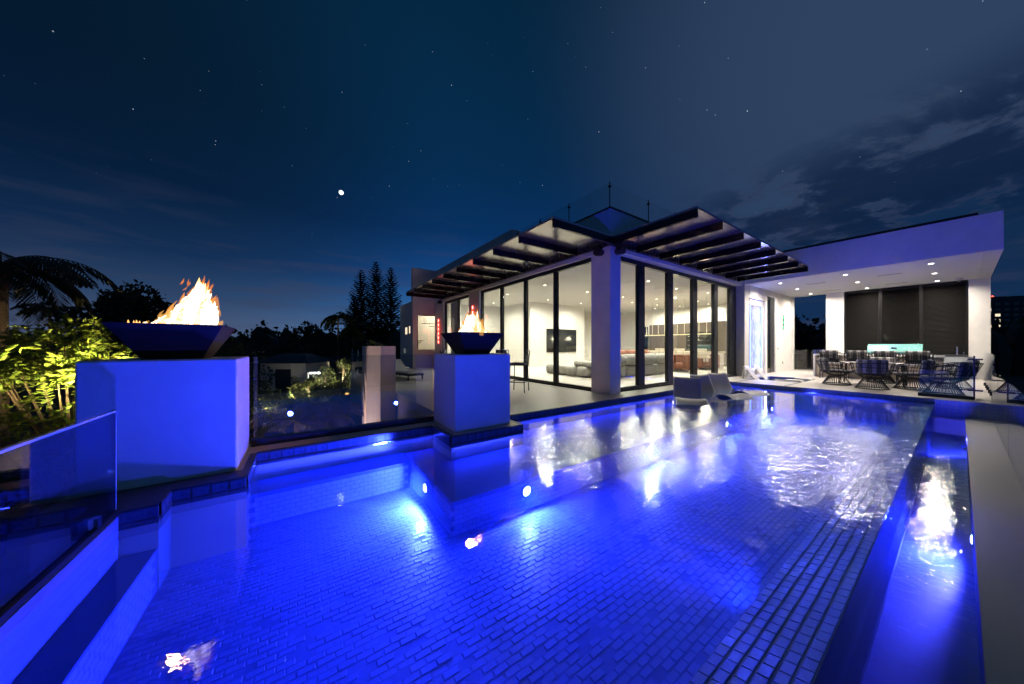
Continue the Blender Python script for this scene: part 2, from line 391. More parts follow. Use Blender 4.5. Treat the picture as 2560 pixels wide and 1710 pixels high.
# ------------------------------------------------------------------ pool shell
pool = struct(MB().box(-1.3, 12.4, .55, 4.7, -.95, -.672).build('pool_floor', 'grout'))
bench = struct(MB().box(-.43, 1.232, 4.228, 4.66, -.68, -.32).box(1.248, 12.31, 2.878, 4.6, -.68, -.32).build('pool_bench', 'pool_plaster'))
steps = struct(MB().box(-1.2, -.928, .3, 3.6, -.68, -.345).build('pool_steps', 'pool_plaster'))
# underwater walls under the coping
uw = MB().box(-.43, 1.71, 4.645, 4.70, -.4, -.1).box(1.705, 2.915, 3.935, 3.99, -.4, -.1).box(-.47, -.425, 3.87, 4.64, -.7, -.1).box(-.92, -.43, 3.865, 3.92, -.7, -.1).box(-.97, -.925, 3.6, 3.87, -.4, -.1).box(1.704, 1.75, 3.99, 4.64, -.4, -.1)
struct(uw.build('pool_wall', 'pool_plaster'))
SY0, SY1, SZ0, SZ1 = .334, .666, -.112, -.205    # the sill falls towards the pool
sill = struct(MB().loft([[(x, SY0, -1.4), (x, SY1, -1.4), (x, SY1, SZ1), (x, SY0, SZ0)] for x in (-1.6, 12.302)]).build('overflow_sill', 'sill_grout'))
curb = struct(MB().box(-1.45, -1.13, .3, 3.58, -3.3, 0).build('pool_curb', 'coping_dark'))
struct(MB().box(-1.129, -1.122, .3, 3.57, -.40, -.03).build('curb_tiling', 'pool_brick'))
wout = [(-1.131, .332), (12.301, .332), (12.301, 4.571), (2.919, 4.571), (2.919, 3.931), (1.701, 3.931), (1.701, 4.641), (-.419, 4.641), (-.419, 3.861), (-.919, 3.861), (-.919, 3.581), (-1.131, 3.581)]
struct(MB().prism(wout, -.71, -.1).build('pool_water', 'pool_water_mat'))
# film of water running down the outside of the overflow wall
struct(MB().add([(-1.2, .329, -.1), (12.3, .329, -.1), (12.3, .327, -.42), (-1.2, .327, -.42)], [(0, 1, 2, 3)]).build('overflow_film', 'trough_water'))
# catch trough and outer ledge
struct(MB().box(-2, 12.31, -.10, .36, -1.3, -.78).build('trough_floor', 'pool_plaster'))
struct(MB().add([(-2, -.075, -.42), (12.3, -.075, -.42), (12.3, .333, -.42), (-2, .333, -.42)], [(0, 1, 2, 3)]).build('trough_water', 'trough_water'))
struct(MB().box(-3, 12.298, -3.2, -.07, -3.3, -.36).build('outer_ledge', 'deck_stone'))
base_face = MB()
for i in range(9):
    for k in range(5):
        y0 = -.52 + i * .094; z0 = -.40 + k * .078; base_face.box(12.290, 12.2985, y0, y0 + .089, z0, z0 + .073)
struct(base_face.build('plinth_tiling', 'sill_tile'))

# mosaic bricks: floor of the pool, running bond, long side along X
def brick_geo(mb, o, u, v, n, lu, lv, h=.009):
    u2, v2 = u * lu / 2, v * lv / 2; c = .82
    a = [o - u2 - v2, o + u2 - v2, o + u2 + v2, o - u2 + v2]
    b = [o - u2 * .93 - v2 * c + n * h, o + u2 * .93 - v2 * c + n * h, o + u2 * .93 + v2 * c + n * h, o - u2 * .93 + v2 * c + n * h]
    mb.add(a + b, [(4, 5, 6, 7), (0, 1, 5, 4), (1, 2, 6, 5), (2, 3, 7, 6), (3, 0, 4, 7)])
X_, Y_, Z_ = Vector((1, 0, 0)), Vector((0, 1, 0)), Vector((0, 0, 1))
BL, BW, JT = .095, .045, .005
cand = []
rows = int((4.22 - .67) / (BW + JT))
for r_ in range(rows):
    y = .67 + (r_ + .5) * (BW + JT); xe = 1.235 if y > 2.86 else 12.28
    n = int((xe + .92) / (BL + JT)); off = (BL + JT) / 2 * (r_ % 2)
    for i in range(n):
        x = -.92 + (i + .5) * (BL + JT) + off
        if x + BL / 2 < xe: cand.append((x, y))
th = R(55.484); cth, sth = math.cos(th), math.sin(th)
def depth(x, y): return x * cth + y * sth
def seen(x, y, z):
    d = depth(x, y); r_ = x * sth - y * cth
    return d > .1 and abs(r_ / d * 770) < 1290 and (1.25 - z) / d * 770 < 850
vis = sorted([c for c in cand if c[1] > .93 and seen(c[0], c[1], -.66)], key=lambda c: depth(*c))
near = set(vis[:300])
bme = []
for k in range(5):
    q = MB(); brick_geo(q, Vector((0, 0, 0)), X_, Y_, Z_, BL - .004 * random.random(), BW - .003 * random.random(), .003 + .0025 * random.random())
    bme.append(q.mesh('brick', 'pool_brick'))
rest = MB()
for c in cand:
    z = -.674 + random.uniform(-.002, .002)
    if c in near: obj_('brick', random.choice(bme), pool, (c[0] + random.uniform(-.002, .002), c[1] + random.uniform(-.0015, .0015), z), random.uniform(-.03, .03))
    else: brick_geo(rest, Vector((c[0] + random.uniform(-.002, .002), c[1] + random.uniform(-.0015, .0015), z)), X_, Y_, Z_, BL, BW, .003 + .0025 * random.random())
rest.build('floor_bricks', 'pool_brick', pool, kind='stuff')
def riser(o, u, length, n, z0, z1, parent, name='riser_bricks'):
    mb = MB(); k = int((z1 - z0) / (BW + JT)); m_ = int(length / (BL + JT))
    for r_ in range(k):
        for i in range(m_):
            p = o + u * ((i + .5) * (BL + JT) + (BL + JT) / 4 * (1 if r_ % 2 else -1)) + Z_ * (z0 + (r_ + .5) * (BW + JT))
            brick_geo(mb, p, u, Z_, n, BL, BW, .004)
    mb.build(name, 'pool_brick', parent, kind='stuff')
riser(Vector((1.248, 2.88, 0)), Y_, 1.34, -X_, -.66, -.325, bench)
riser(Vector((-.42, 4.228, 0)), X_, 1.66, -Y_, -.66, -.325, bench)
riser(Vector((1.25, 2.878, 0)), X_, 11.0, -Y_, -.66, -.325, bench)
riser(Vector((-.928, .4, 0)), Y_, 3.15, X_, -.66, -.35, steps)
riser(Vector((-.42, 4.645, 0)), X_, 2.1, -Y_, -.32, -.12, bench)
riser(Vector((-.92, 3.865, 0)), X_, .5, -Y_, -.66, -.12, bench)
riser(Vector((-.425, 3.88, 0)), Y_, .76, X_, -.66, -.12, bench)
riser(Vector((-.925, 3.61, 0)), Y_, .25, X_, -.34, -.12, bench)
# tiles on the overflow sill: six rows, the nearest ones as single pieces
TL, TW = .0755, .0485
tt = []
for j in range(6):
    for i in range(int((12.28 + .2) / TL)): tt.append((-.2 + (i + .5) * TL, (j + .5) / 6))
SV = Vector((0, SY1 - SY0, SZ1 - SZ0)); SW = SV.length; SVn = SV.normalized(); SN = X_.cross(SVn); tilt = math.atan2(SZ1 - SZ0, SY1 - SY0)
sp3 = lambda c: (c[0], SY0 + SV.y * c[1], SZ0 + SV.z * c[1] - .0005)
tv = sorted([c for c in tt if seen(c[0], sp3(c)[1], -.1)], key=lambda c: depth(c[0], sp3(c)[1])); tn = set(tv[:300])
sme = []
for k in range(4):
    q = MB(); brick_geo(q, Vector((0, 0, 0)), X_, Y_, Z_, TL - .004, SW / 6 - .006, .003 + .0007 * k); sme.append(q.mesh('sill_tile', 'sill_tile'))
rest = MB()
for c in tt:
    if c in tn: o = obj_('sill_tile', random.choice(sme), sill, sp3(c)); o.rotation_euler = (tilt, 0, 0)
    else: brick_geo(rest, Vector(sp3(c)), X_, SVn, SN, TL - .004, SW / 6 - .006, .0035)
rest.build('sill_tiles', 'sill_tile', sill, kind='stuff')

# pool lights
def pool_light(loc, d, label, energy, group='underwater pool lights', ang=178, bl=.15, col=BLUE):
    d = Vector(d); q = d.to_track_quat('Z', 'Y')
    o = thing('pool_light', label, 'pool light', loc, group=group); o.rotation_mode = 'QUATERNION'; o.rotation_quaternion = q
    MB().loft([[(r_ * math.cos(a * math.pi / 8), r_ * math.sin(a * math.pi / 8), z) for a in range(16)] for r_, z in ((.070, -.02), (.070, .012), (.055, .016), (.047, .006))]).build('bezel', 'chrome', o)
    MB().loft([[(r_ * math.cos(a * math.pi / 8), r_ * math.sin(a * math.pi / 8), z) for a in range(16)] for r_, z in ((.046, .006), (.04, .016), (.025, .022), (.006, .024))]).build('lens', 'lens_blue', o)
    l = lamp('SPOT', (0, 0, .06), energy, col, o, .05, (0, 0, 1), ang, bl); return o
pool_light((1.232, 3.60, -.44), (-1, 0, 0), 'round pool light on the bench side facing the fire pedestals', 850)
for x, E_, lab in ((2.17, 430, 'round pool light on the bench face nearest the small fire bowl'), (4.7, 300, 'middle pool light on the long bench face'), (7.6, 210, 'pool light on the bench face in front of the grey loungers'), (10.4, 190, 'farthest pool light on the long bench face')):
    pool_light((x, 2.862, -.44), (0, -1, 0), lab, E_)
for x, E_, lab in ((-.2, 420, 'pool light in the overflow wall opposite the large pedestal'), (2.3, 320, 'pool light in the overflow wall opposite the small pedestal'), (5.4, 90, 'pool light in the overflow wall opposite the house corner'), (8.6, 300, 'pool light in the overflow wall opposite the loungers'), (11.2, 130, 'pool light in the overflow wall beside the dining terrace')):
    pool_light((x, .676, -.45), (0, .70, .71), lab, E_, ang=128, bl=.7)
for x, dr, lab in ((5.0, (0, 1, 0), 'nearer light set in the overflow trough wall'), (9.5, (.62, .55, .56), 'farther light set in the overflow trough wall')):
    pool_light((x, -.078, -.50), dr, lab, 420, 'trough lights', col=(.09, .075, 1))

# added light strips, submerged under the coping nose, to light the shelf blue
def added_coping_light(p0, p1, out, energy, label):
    p0, p1 = Vector(p0), Vector(p1); L = (p1 - p0).length; mid = (p0 + p1) / 2
    o = thing('added_coping_light', label, 'light strip', tuple(mid), math.atan2(p1.y - p0.y, p1.x - p0.x), 'added light strips under the pool coping')
    MB().box(-L / 2, L / 2, -.008, .008, -.010, .010).build('housing', 'chrome', o)
    d = bpy.data.lights.new('strip', 'AREA'); d.shape = 'RECTANGLE'; d.size = L; d.size_y = .014; d.energy = energy; d.color = BLUE
    l = bpy.data.objects.new('strip', d); C.objects.link(l); l.parent = o; l.location = (0, 0, -.014)
    lo = Matrix.Rotation(-o.rotation_euler.z, 3, 'Z') @ Vector((out[0], out[1], 0)); ang_ = R(38) * (1 if lo.y > 0 else -1); l.rotation_euler = (ang_, 0, 0)
added_coping_light((3.0, 4.553, -.125), (12.2, 4.553, -.125), (0, -1), 70, 'long added light strip under the coping along the house')
added_coping_light((1.72, 3.915, -.125), (2.90, 3.915, -.125), (0, -1), 11, 'short added light strip under the coping of the small pedestal')
added_coping_light((-.40, 4.625, -.125), (1.68, 4.625, -.125), (0, -1), 11, 'added light strip under the coping below the glass fence')
added_coping_light((12.285, 1.0, -.125), (12.285, 4.5, -.125), (-1, 0), 26, 'added light strip under the coping of the dining terrace')

# ------------------------------------------------------------------ fire pedestals, bowls, flames
def pedestal(x0, x1, y0, y1, label):
    c_ = .012; sq_ = lambda i, z: [(x0 + i, y0 + c_, z), (x0 + c_, y0 + i, z), (x1 - c_, y0 + i, z), (x1 - i, y0 + c_, z), (x1 - i, y1 - c_, z), (x1 - c_, y1 - i, z), (x0 + c_, y1 - i, z), (x0 + i, y1 - c_, z)]
    o = MB().loft([sq_(0, .006), sq_(0, 1.12 - c_), sq_(c_, 1.12)]).build('fire_pedestal', 'stucco'); tag(o, label, 'pedestal', 'white pedestals carrying fire bowls')
pedestal(-1.52, -.52, 4.10, 5.00, 'large white stucco pedestal under the bigger fire bowl at left')
pedestal(1.83, 2.78, 4.09, 4.955, 'white stucco pedestal under the smaller-looking fire bowl by the house terrace')
def fire_bowl(loc, label, seed, hgt, width, lean, energy):
    rnd = random.Random(seed)
    o = thing('fire_bowl', label, 'fire bowl', loc, group='square fire bowls')
    a, b, h, w = .385, .205, .335, .022
    sq = lambda r_, z: [(r_, r_, z), (-r_, r_, z), (-r_, -r_, z), (r_, -r_, z)]
    MB().loft([sq(b, 0), sq(a, h), sq(a - w, h), sq(a - .07, h - .05)]).build('bowl', 'bowl_steel', o)
    lv = MB()
    for i in range(90):
        x, y = rnd.uniform(-.30, .30), rnd.uniform(-.30, .30); s_ = rnd.uniform(.018, .036); z = h - .045
        lv.lathe([(s_ * .5, z), (s_, z + s_ * .6), (s_ * .7, z + s_ * 1.2), (.002, z + s_ * 1.4)], x, y, 5)
    lv.build('lava_rocks', 'lava', o, kind='stuff')
    em = MB()
    for i in range(34):
        x, y = rnd.uniform(-.30, .30), rnd.uniform(-.36, -.2); em.lathe([(.002, h - .012), (.008, h - .004), (.001, h + rnd.uniform(.008, .03))], x, y, 4)
    em.build('embers', 'ember', o, kind='stuff')
    fl = MB(); fo = MB()
    for i in range(260):
        outer = i >= 170
        fx = rnd.gauss(0, .48); fx = max(-1, min(1, fx)); x = fx * width; y = rnd.gauss(0, .07)
        env = max(.16, 1 - abs(fx - lean * .45) * .85)
        L = hgt * env * rnd.uniform(.45, 1.0); r0 = rnd.uniform(.026, .062) * (0.6 + .6 * env)
        if outer: L *= 1.12; r0 *= .85; y *= 1.7; x *= 1.05
        pts, rs = [], []; ph = rnd.uniform(0, 6.28); am = rnd.uniform(.006, .026)
        for k in range(8):
            u = k / 7; pts.append((x + lean * width * .62 * u ** 1.3 * env + am * math.sin(ph + u * 7) * u, y + am * math.cos(ph * 1.3 + u * 6) * u, u * L - .02))
            rs.append(max(.0012, r0 * (math.sin(math.pi * min(1, .24 + u * .76)) ** .8)))
        (fo if outer else fl).tube(pts, rs, 6)
    for i in range(16):   # loose licks
        fx = rnd.uniform(-.5, 1); x = fx * width * .8 + lean * width * .4; z = hgt * rnd.uniform(.45, .85); L = rnd.uniform(.04, .10)
        fo.tube([(x, rnd.uniform(-.05, .05), z), (x + lean * .02, 0, z + L * .5), (x + lean * .03, 0, z + L)], [.002, .009, .001], 5)
    fl.build('flame', 'flame', o, loc=(0, 0, h - .03), smooth=True)
    fo.build('outer_flame', 'flame_outer', o, loc=(0, 0, h - .03), smooth=True)
    lamp('POINT', (lean * .05, -.02, h + .20), energy, (1, .42, .13), o, .13)
    return o
fire_bowl((-1.02, 4.55, 1.121), 'wide dark square fire bowl with tall wind-blown flame at left', 3, .56, .235, .75, 420)
fire_bowl((2.31, 4.52, 1.121), 'dark square fire bowl with small flame in front of the house', 11, .43, .20, .15, 330)

# ------------------------------------------------------------------ glass fences
def glass_panel(parent, x0, x1, y0, y1, z0, z1):
    return MB().box(x0, x1, y0, y1, z0, z1).build('glass_panel', 'fence_glass', parent)
f = thing('glass_fence', 'clear frameless glass fence on a black base rail between the two pedestals', 'glass fence', (-.5, 5.0, 0))
MB().box(0, 2.33, -.05, .05, 0, .085).build('base_rail', 'frame_black', f)
for a, b in ((.02, 1.28), (1.31, 2.32)): glass_panel(f, a, b, -.007, .007, .085, 1.11)
f = thing('glass_fence', 'low clear glass panel standing on the pool curb at far left', 'glass fence', (-1.14, .35, 0))
MB().box(-.010, .010, 0, 3.205, .03, .755).build('glass_panel', 'tinted_glass', f); MB().box(-.011, .011, 3.206, 3.215, .03, .775).build('edge_cap', 'glass_edge', f); MB().box(-.03, .03, 0, 3.22, -.001 + .002, .03).build('base_rail', 'frame_black', f)
MB().box(-.011, .011, 0, 3.205, .7555, .770).build('edge_cap', 'glass_edge', f)
for y in (2.9,):
    MB().box(-.03, .03, y, y + .05, .03, .10).build('clamp', 'chrome', f)
f = thing('glass_fence', 'clear glass fence along the outer ledge at the right edge', 'glass fence', (6.0, -.40, -.36))
for a, b in ((0, 2.3), (2.33, 4.6), (4.63, 6.25)): glass_panel(f, a, b, -.007, .007, .02, 1.08)
f = thing('glass_gate', 'glass gate with black hinges at the edge of the dining terrace', 'glass gate', (12.85, .60, 0))
MB().box(-.05, .05, -.80, 0, 0, .075).build('base_rail', 'frame_black', f)
glass_panel(f, -.007, .007, -.78, -.02, .075, 1.0)
MB().box(-.02, .02, -.80, -.775, 0, 1.02).build('post', 'frame_black', f)
for z in (.20, .92): MB().box(-.03, .03, -.90, -.70, z, z + .035).build('hinge', 'frame_black', f)
f = thing('glass_fence', 'tall clear glass panels behind the gate beside the dining pillar', 'glass fence', (13.0, -.45, 0))
for a, b in ((0, 1.6), (1.65, 3.3), (3.35, 5.0)): glass_panel(f, a, b, -.007, .007, .04, 1.05)
for a in (.3, 1.2, 1.9, 2.9, 3.6, 4.6): MB().box(a, a + .06, -.03, .03, 0, .10).build('clamp', 'frame_black', f)

# ------------------------------------------------------------------ the house
house = thing('house', 'white modern house with corner walls of glass, black frames and flat roof', 'house', (0, 0, 0))
H = house
MB().box(6.50, 6.92, 5.04, 5.66, .0, 3.99).build('column', 'stucco', H)
# floor and ceiling of the living room
MB().box(6.72, 21.0, 5.42, 17.4, .002, .03).build('floor', 'floor_stone', H)
MB().box(6.62, 21.0, 5.30, 17.4, 3.78, 3.90).build('ceiling', 'ceiling_paint', H)
# roof: slab + parapet band over the glass, higher parapet over the west wing
MB().box(6.5, 15.0, 5.04, 17.45, 3.99, 4.12).build('roof', 'stucco', H)
MB().box(6.5, 6.9, 5.04, 9.45, 4.121, 4.76).box(6.9, 15.0, 5.04, 5.44, 4.121, 4.76).build('parapet', 'stucco', H)
MB().box(6.47, 15.0, 5.01, 5.47, 4.761, 4.79).box(6.47, 6.93, 5.47, 9.45, 4.761, 4.79).build('parapet_cap', 'frame_black', H)
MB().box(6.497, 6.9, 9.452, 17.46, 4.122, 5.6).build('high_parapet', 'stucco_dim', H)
# header above the glazing
MB().box(6.505, 6.80, 5.661, 17.46, 3.72, 3.989).build('header', 'stucco', H)
MB().box(6.921, 14.93, 5.05, 5.40, 3.72, 3.989).build('header', 'stucco', H)
# walls of the west side around the windows
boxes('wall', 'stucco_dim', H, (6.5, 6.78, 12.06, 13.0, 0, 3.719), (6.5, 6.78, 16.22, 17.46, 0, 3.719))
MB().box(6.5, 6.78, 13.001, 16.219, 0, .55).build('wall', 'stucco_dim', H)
# white reveals round the openings
rv = MB().box(6.50, 6.62, 5.661, 12.06, 3.685, 3.7195).box(6.505, 6.62, 12.02, 12.059, .0, 3.684)
rv.box(6.507, 6.62, 13.001, 13.03, .56, 3.684).box(6.507, 6.62, 16.18, 16.218, .56, 3.684).box(6.507, 6.62, 13.03, 16.18, 3.69, 3.7195); rv.build('reveal', 'ceiling_paint', H)
# projecting stair block at the end of the west side
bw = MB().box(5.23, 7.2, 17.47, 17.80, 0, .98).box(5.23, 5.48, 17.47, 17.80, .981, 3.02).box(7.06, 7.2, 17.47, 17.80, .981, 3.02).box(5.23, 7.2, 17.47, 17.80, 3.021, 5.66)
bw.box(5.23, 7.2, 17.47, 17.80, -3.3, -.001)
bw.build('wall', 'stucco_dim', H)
wf = MB().box(5.481, 7.059, 17.50, 17.56, .985, 1.03).box(5.481, 7.059, 17.50, 17.56, 2.975, 3.018).box(5.481, 5.53, 17.50, 17.56, 1.03, 2.975).box(7.01, 7.059, 17.50, 17.56, 1.03, 2.975).build('window', 'frame_black', H)
MB().box(5.53, 7.01, 17.525, 17.533, 1.03, 2.975).build('pane', 'house_glass', wf)
# stair hall behind that window: side wall with small windows, back wall, floor
MB().box(5.23, 5.45, 17.801, 20.1, -3.3, 3.60).build('side_wall', 'stucco_dim', H); MB().box(5.23, 9.5, 17.801, 20.1, 3.601, 3.78).build('hall_roof', 'stucco_dim', H)
MB().box(5.46, 9.5, 19.95, 20.05, -1, 3.6).build('hall_wall', 'plaster', H); MB().box(9.4, 9.5, 17.81, 19.94, -1, 3.6).build('hall_wall', 'plaster', H); MB().box(5.46, 9.39, 17.81, 19.94, -.4, -.3).build('hall_floor', 'floor_stone', H)
for y0, y1, z0, z1, m_ in ((18.45, 18.88, 1.92, 2.36, 'window_warm'), (17.86, 18.1, 1.95, 2.40, 'window_warm'), (18.75, 19.2, .80, 1.12, 'window_dim')):
    w = MB().box(5.205, 5.2295, y0, y1, z0, z1).build('window', 'frame_black', H); MB().box(5.195, 5.204, y0 + .015, y1 - .015, z0 + .015, z1 - .015).build('pane', m_, w)
pl = MB()
for i in range(7): pl.tube([(6.3 + i * .13, 18.9 + .1 * (i % 3), 3.6), (6.3 + i * .13, 18.9 + .1 * (i % 3), 2.75 - .06 * (i % 4))], .008, 4)
pl.box(6.2, 7.1, 18.88, 18.92, 2.62, 2.66).box(6.7, 7.3, 19.0, 19.03, 2.46, 2.5); pl.build('hall_pendant', 'frame_black', H)
st = MB()
for i in range(5): st.box(5.75 + i * .12, 5.9 + i * .12, 19, 20, 1.15 + i * .10, 1.19 + i * .10)
st.build('stair_tread', 'wood_pale', H)
lamp('POINT', (7.6, 18.9, 3.2), 120, (1, .84, .66), H, .3)
# sliding glass walls: frame, mullions, panes
def glazing(axis, pos, cuts, z0, z1, depth_, fr=.10, mw=.15, label=None):
    a, b = cuts[0], cuts[-1]
    def bx(mb, u0, u1, d0, d1, w0, w1):
        return mb.box(pos + d0, pos + d1, u0, u1, w0, w1) if axis == 'y' else mb.box(u0, u1, pos + d0, pos + d1, w0, w1)
    mb = MB(); bx(mb, a, b, 0, depth_, z0, z0 + fr); bx(mb, a, b, 0, depth_, z1 - .12, z1); bx(mb, a, a + fr * .7, .002, depth_ - .002, z0 + fr, z1 - .12); bx(mb, b - fr * .7, b, .002, depth_ - .002, z0 + fr, z1 - .12)
    w = mb.build('sliding_window', 'frame_black', H)
    for c in cuts[1:-1]: bx(MB(), c - mw / 2, c + mw / 2, -.012, depth_ - .02, z0 + fr + .001, z1 - .121).build('mullion', 'frame_black', w)
    for c, d in zip(cuts[:-1], cuts[1:]):
        u0 = c + (fr * .7 if c == a else mw / 2); u1 = d - (fr * .7 if d == b else mw / 2)
        bx(MB(), u0 + .001, u1 - .001, depth_ * .45, depth_ * .45 + .008, z0 + fr + .001, z1 - .121).build('pane', 'house_glass', w)
    return w
glazing('y', 6.60, [5.67, 7.21, 8.78, 10.35, 12.015], .003, 3.684, .12, mw=.14)
glazing('y', 6.61, [13.035, 14.42, 16.175], .56, 3.684, .10, fr=.07, mw=.13)
glazing('x', 5.26, [6.925, 8.20, 9.78, 11.40, 13.03, 14.40], .003, 3.70, .12, mw=.30)
MB().box(14.401, 14.92, 5.27, 5.36, .003, 3.70).build('side_panel', 'frame_black', H)
# base track strip outside
MB().box(6.56, 6.599, 5.67, 12.05, .001, .05).box(6.93, 14.92, 5.22, 5.259, .001, .05).build('door_track', 'frame_black', H)
MB().box(14.93, 15.38, 4.97, 5.40, 0, 3.989).build('pier', 'stucco', H)

# interior walls
boxes('inner_wall', 'plaster', H, (10.9, 15.4, 14.0, 14.15, .03, 3.779), (10.9, 11.05, 14.151, 17.4, .03, 3.779))
boxes('inner_wall', 'plaster', H, (6.79, 10.899, 17.25, 17.4, .03, 3.779), (15.401, 21, 15.6, 15.75, .03, 3.779))
boxes('inner_wall', 'plaster', H, (20.85, 21, 5.42, 15.599, .03, 3.779), (15.381, 21, 5.06, 5.41, 0, 3.779))
# pale curtains inside the small window bay
cm = MB(); pts = [(6.95 + .05 * math.sin(i * 1.9), 14.9 + i * .045) for i in range(28)]
cm.add([(x, y, .04) for x, y in pts] + [(x, y, 3.7) for x, y in pts], [(i, i + 1, 29 + i - 0, 28 + i) for i in range(27)]); cm.build('curtain', 'ceiling_paint', H, smooth=True)
MB().box(15.42, 15.60, 14.4, 15.5, .04, 2.5).build('cabinet_door', 'wood_dark', H)

# roof terrace glass railing
rl = thing('roof_railing', 'glass roof railing on thin black posts above the house corner', 'railing', (0, 0, 4.79))
for x, y in ((6.66, 5.18), (6.66, 6.66), (6.66, 8.0), (6.66, 9.3), (8.42, 5.18), (9.9, 5.18), (11.6, 5.18), (13.4, 5.18)):
    MB().tube([(x, y, 0), (x, y, .74)], .014, 6).box(x - .03, x + .03, y - .03, y + .03, .60, .64).build('post', 'frame_black', rl)
for a, b in ((5.2, 6.64), (6.68, 7.98), (8.02, 9.28)): MB().box(6.656, 6.664, a, b, .06, .72).build('glass_panel', 'clear_glass', rl)
for a, b in ((6.68, 8.4), (8.44, 9.88), (9.92, 11.58), (11.62, 13.38)): MB().box(a, b, 5.176, 5.184, .06, .72).build('glass_panel', 'clear_glass', rl)

# ------------------------------------------------------------------ canopies (flat metal panel with downstand fins)
def canopy(axis, fins, near, far, wall, label):
    o = thing('canopy', label, 'canopy', (0, 0, 0), group='black fin canopies')
    def bx(mb, u0, u1, d0, d1, z0, z1): return mb.box(d0, d1, u0, u1, z0, z1) if axis == 'y' else mb.box(u0, u1, d0, d1, z0, z1)
    bx(MB(), fins[0], fins[-1], near, wall - .002, 3.93, 3.975).build('panel', 'canopy_soffit', o)
    bx(MB(), fins[0] + .02, fins[-1], wall - .10, wall - .003, 3.80, 3.929).build('ledger', 'bronze', o)
    for i, u in enumerate(fins):
        bx(MB(), u, u + .06, near + .004, wall - .101, 3.765, 3.929).build('fin', 'canopy_metal', o)
    return o
canopy('y', [4.84, 6.07, 7.28, 8.5, 9.70, 10.88, 12.09, 13.31, 14.51, 15.77], 4.40, 6.5, 6.5, 'black metal fin canopy over the west glass wall, left of the corner column')
canopy('x', [6.36, 7.48, 8.62, 9.73, 10.86, 11.96, 13.04, 14.10], 2.90, 5.04, 5.04, 'black metal fin canopy over the pool-side glass wall, right of the corner column')
def speaker(loc, d, label):
    o = thing('wall_speaker', label, 'speaker', loc, math.atan2(d[1], d[0]), 'black outdoor speakers under the canopies')
    n = 14
    ring = lambda x, r_: [(x, r_ * math.cos(2 * math.pi * k / n), -.02 + r_ * .8 * math.sin(2 * math.pi * k / n)) for k in range(n)]
    MB().loft([ring(0, .03), ring(.0, .10), ring(.16, .125), ring(.20, .11), ring(.205, .02)]).build('body', 'speaker_black', o, smooth=False)
    MB().box(-.02, .10, -.03, .03, .05, .12).build('bracket', 'speaker_black', o)
speaker((6.50, 5.32, 3.70), (-1, 0), 'black round speaker under the west canopy beside the corner column')
speaker((6.76, 5.04, 3.70), (0, -1), 'black round speaker under the pool-side canopy at the corner column')
speaker((6.50, 16.4, 3.70), (-1, 0), 'black round speaker at the far end of the west canopy')

# wall lights
def led_bar(loc, axis, n, core, edge_, label, hgt):
    o = thing('wall_light', label, 'wall light', loc)
    s_ = (lambda a, b, c, d, e_, f_: MB().box(a, b, c, d, e_, f_)) if axis == 'x' else (lambda a, b, c, d, e_, f_: MB().box(c, d, a, b, e_, f_))
    s_(-.03, .0, -.045, .045, 0, hgt).build('backplate', 'frame_black', o)
    for i in range(n):
        z = (i + .5) * hgt / n
        s_(-.045, -.031, -.03, .03, z - hgt / n * .30, z + hgt / n * .30).build('led', core, o)
        if edge_: s_(-.043, -.031, -.075, -.05, z - hgt / n * .42, z + hgt / n * .42).build('led', edge_, o); s_(-.043, -.031, .05, .075, z - hgt / n * .42, z + hgt / n * .42).build('led', edge_, o)
    return o
a = led_bar((6.495, 16.75, 1.35), 'x', 6, 'red_core', 'red_led', 'red glowing segmented wall light left of the small window', 1.45); lamp('POINT', (-.25, 0, .8), 3, (1, .08, .04), a, .2)
a = led_bar((6.495, 12.55, 1.75), 'x', 6, 'red_core', 'red_led', 'red glowing wall light behind the small fire bowl flame', 1.35); lamp('POINT', (-.25, 0, .8), 3, (1, .08, .04), a, .2)
a = led_bar((19.64, 4.945, 2.05), 'y', 3, 'green_led', None, 'slim wall light with green dots on the dining terrace wall', .70)

# ------------------------------------------------------------------ dining pavilion
pv = thing('pavilion', 'white flat-roofed dining pavilion open to the pool with black shutters behind', 'pavilion', (0, 0, 0))
MB().box(15.0, 15.25, -.645, 5.039, 3.765, 4.76).box(15.251, 21.3, -.645, -.35, 3.765, 4.76).build('fascia', 'stucco', pv)
MB().box(15.251, 21.3, -.349, 5.02, 3.775, 3.90).build('ceiling', 'ceiling_paint', pv)
MB().box(15.1, 21.3, -.28, 5.039, 4.55, 4.86).build('roof', 'frame_black', pv)
# side wall towards the house, with the niche of the water wall and a door
MB().box(15.381, 15.42, 4.95, 5.055, 0, 3.774).box(17.2, 17.45, 4.95, 5.055, 0, 3.774).box(18.55, 21.3, 4.95, 5.055, 0, 3.774).box(15.421, 17.199, 4.95, 5.055, 3.25, 3.774).box(17.451, 18.549, 4.95, 5.055, 3.52, 3.774).build('side_wall', 'stucco', pv)
MB().box(17.452, 18.0, 5.0, 5.05, 0, 3.519).build('door_glass', 'tv_black', pv)
MB().box(18.0, 18.548, 4.99, 5.05, 0, 3.519).build('door', 'frame_black', pv)
MB().box(15.421, 17.199, 5.02, 5.055, 0, 3.249).build('niche_wall', 'stucco', pv)
# back wall
boxes('back_wall', 'stucco', pv, (21.0, 21.3, 3.08, 3.68, 0, 3.774), (21.0, 21.3, -.645, -.19, 0, 3.774), (21.0, 21.3, 4.90, 4.949, 0, 3.774))
MB().box(21.0, 21.3, -.189, 3.079, 0, .85).build('back_wall', 'stucco', pv)
MB().box(21.2, 21.22, 3.69, 4.89, .02, 1.05).build('railing_pane', 'clear_glass', pv)
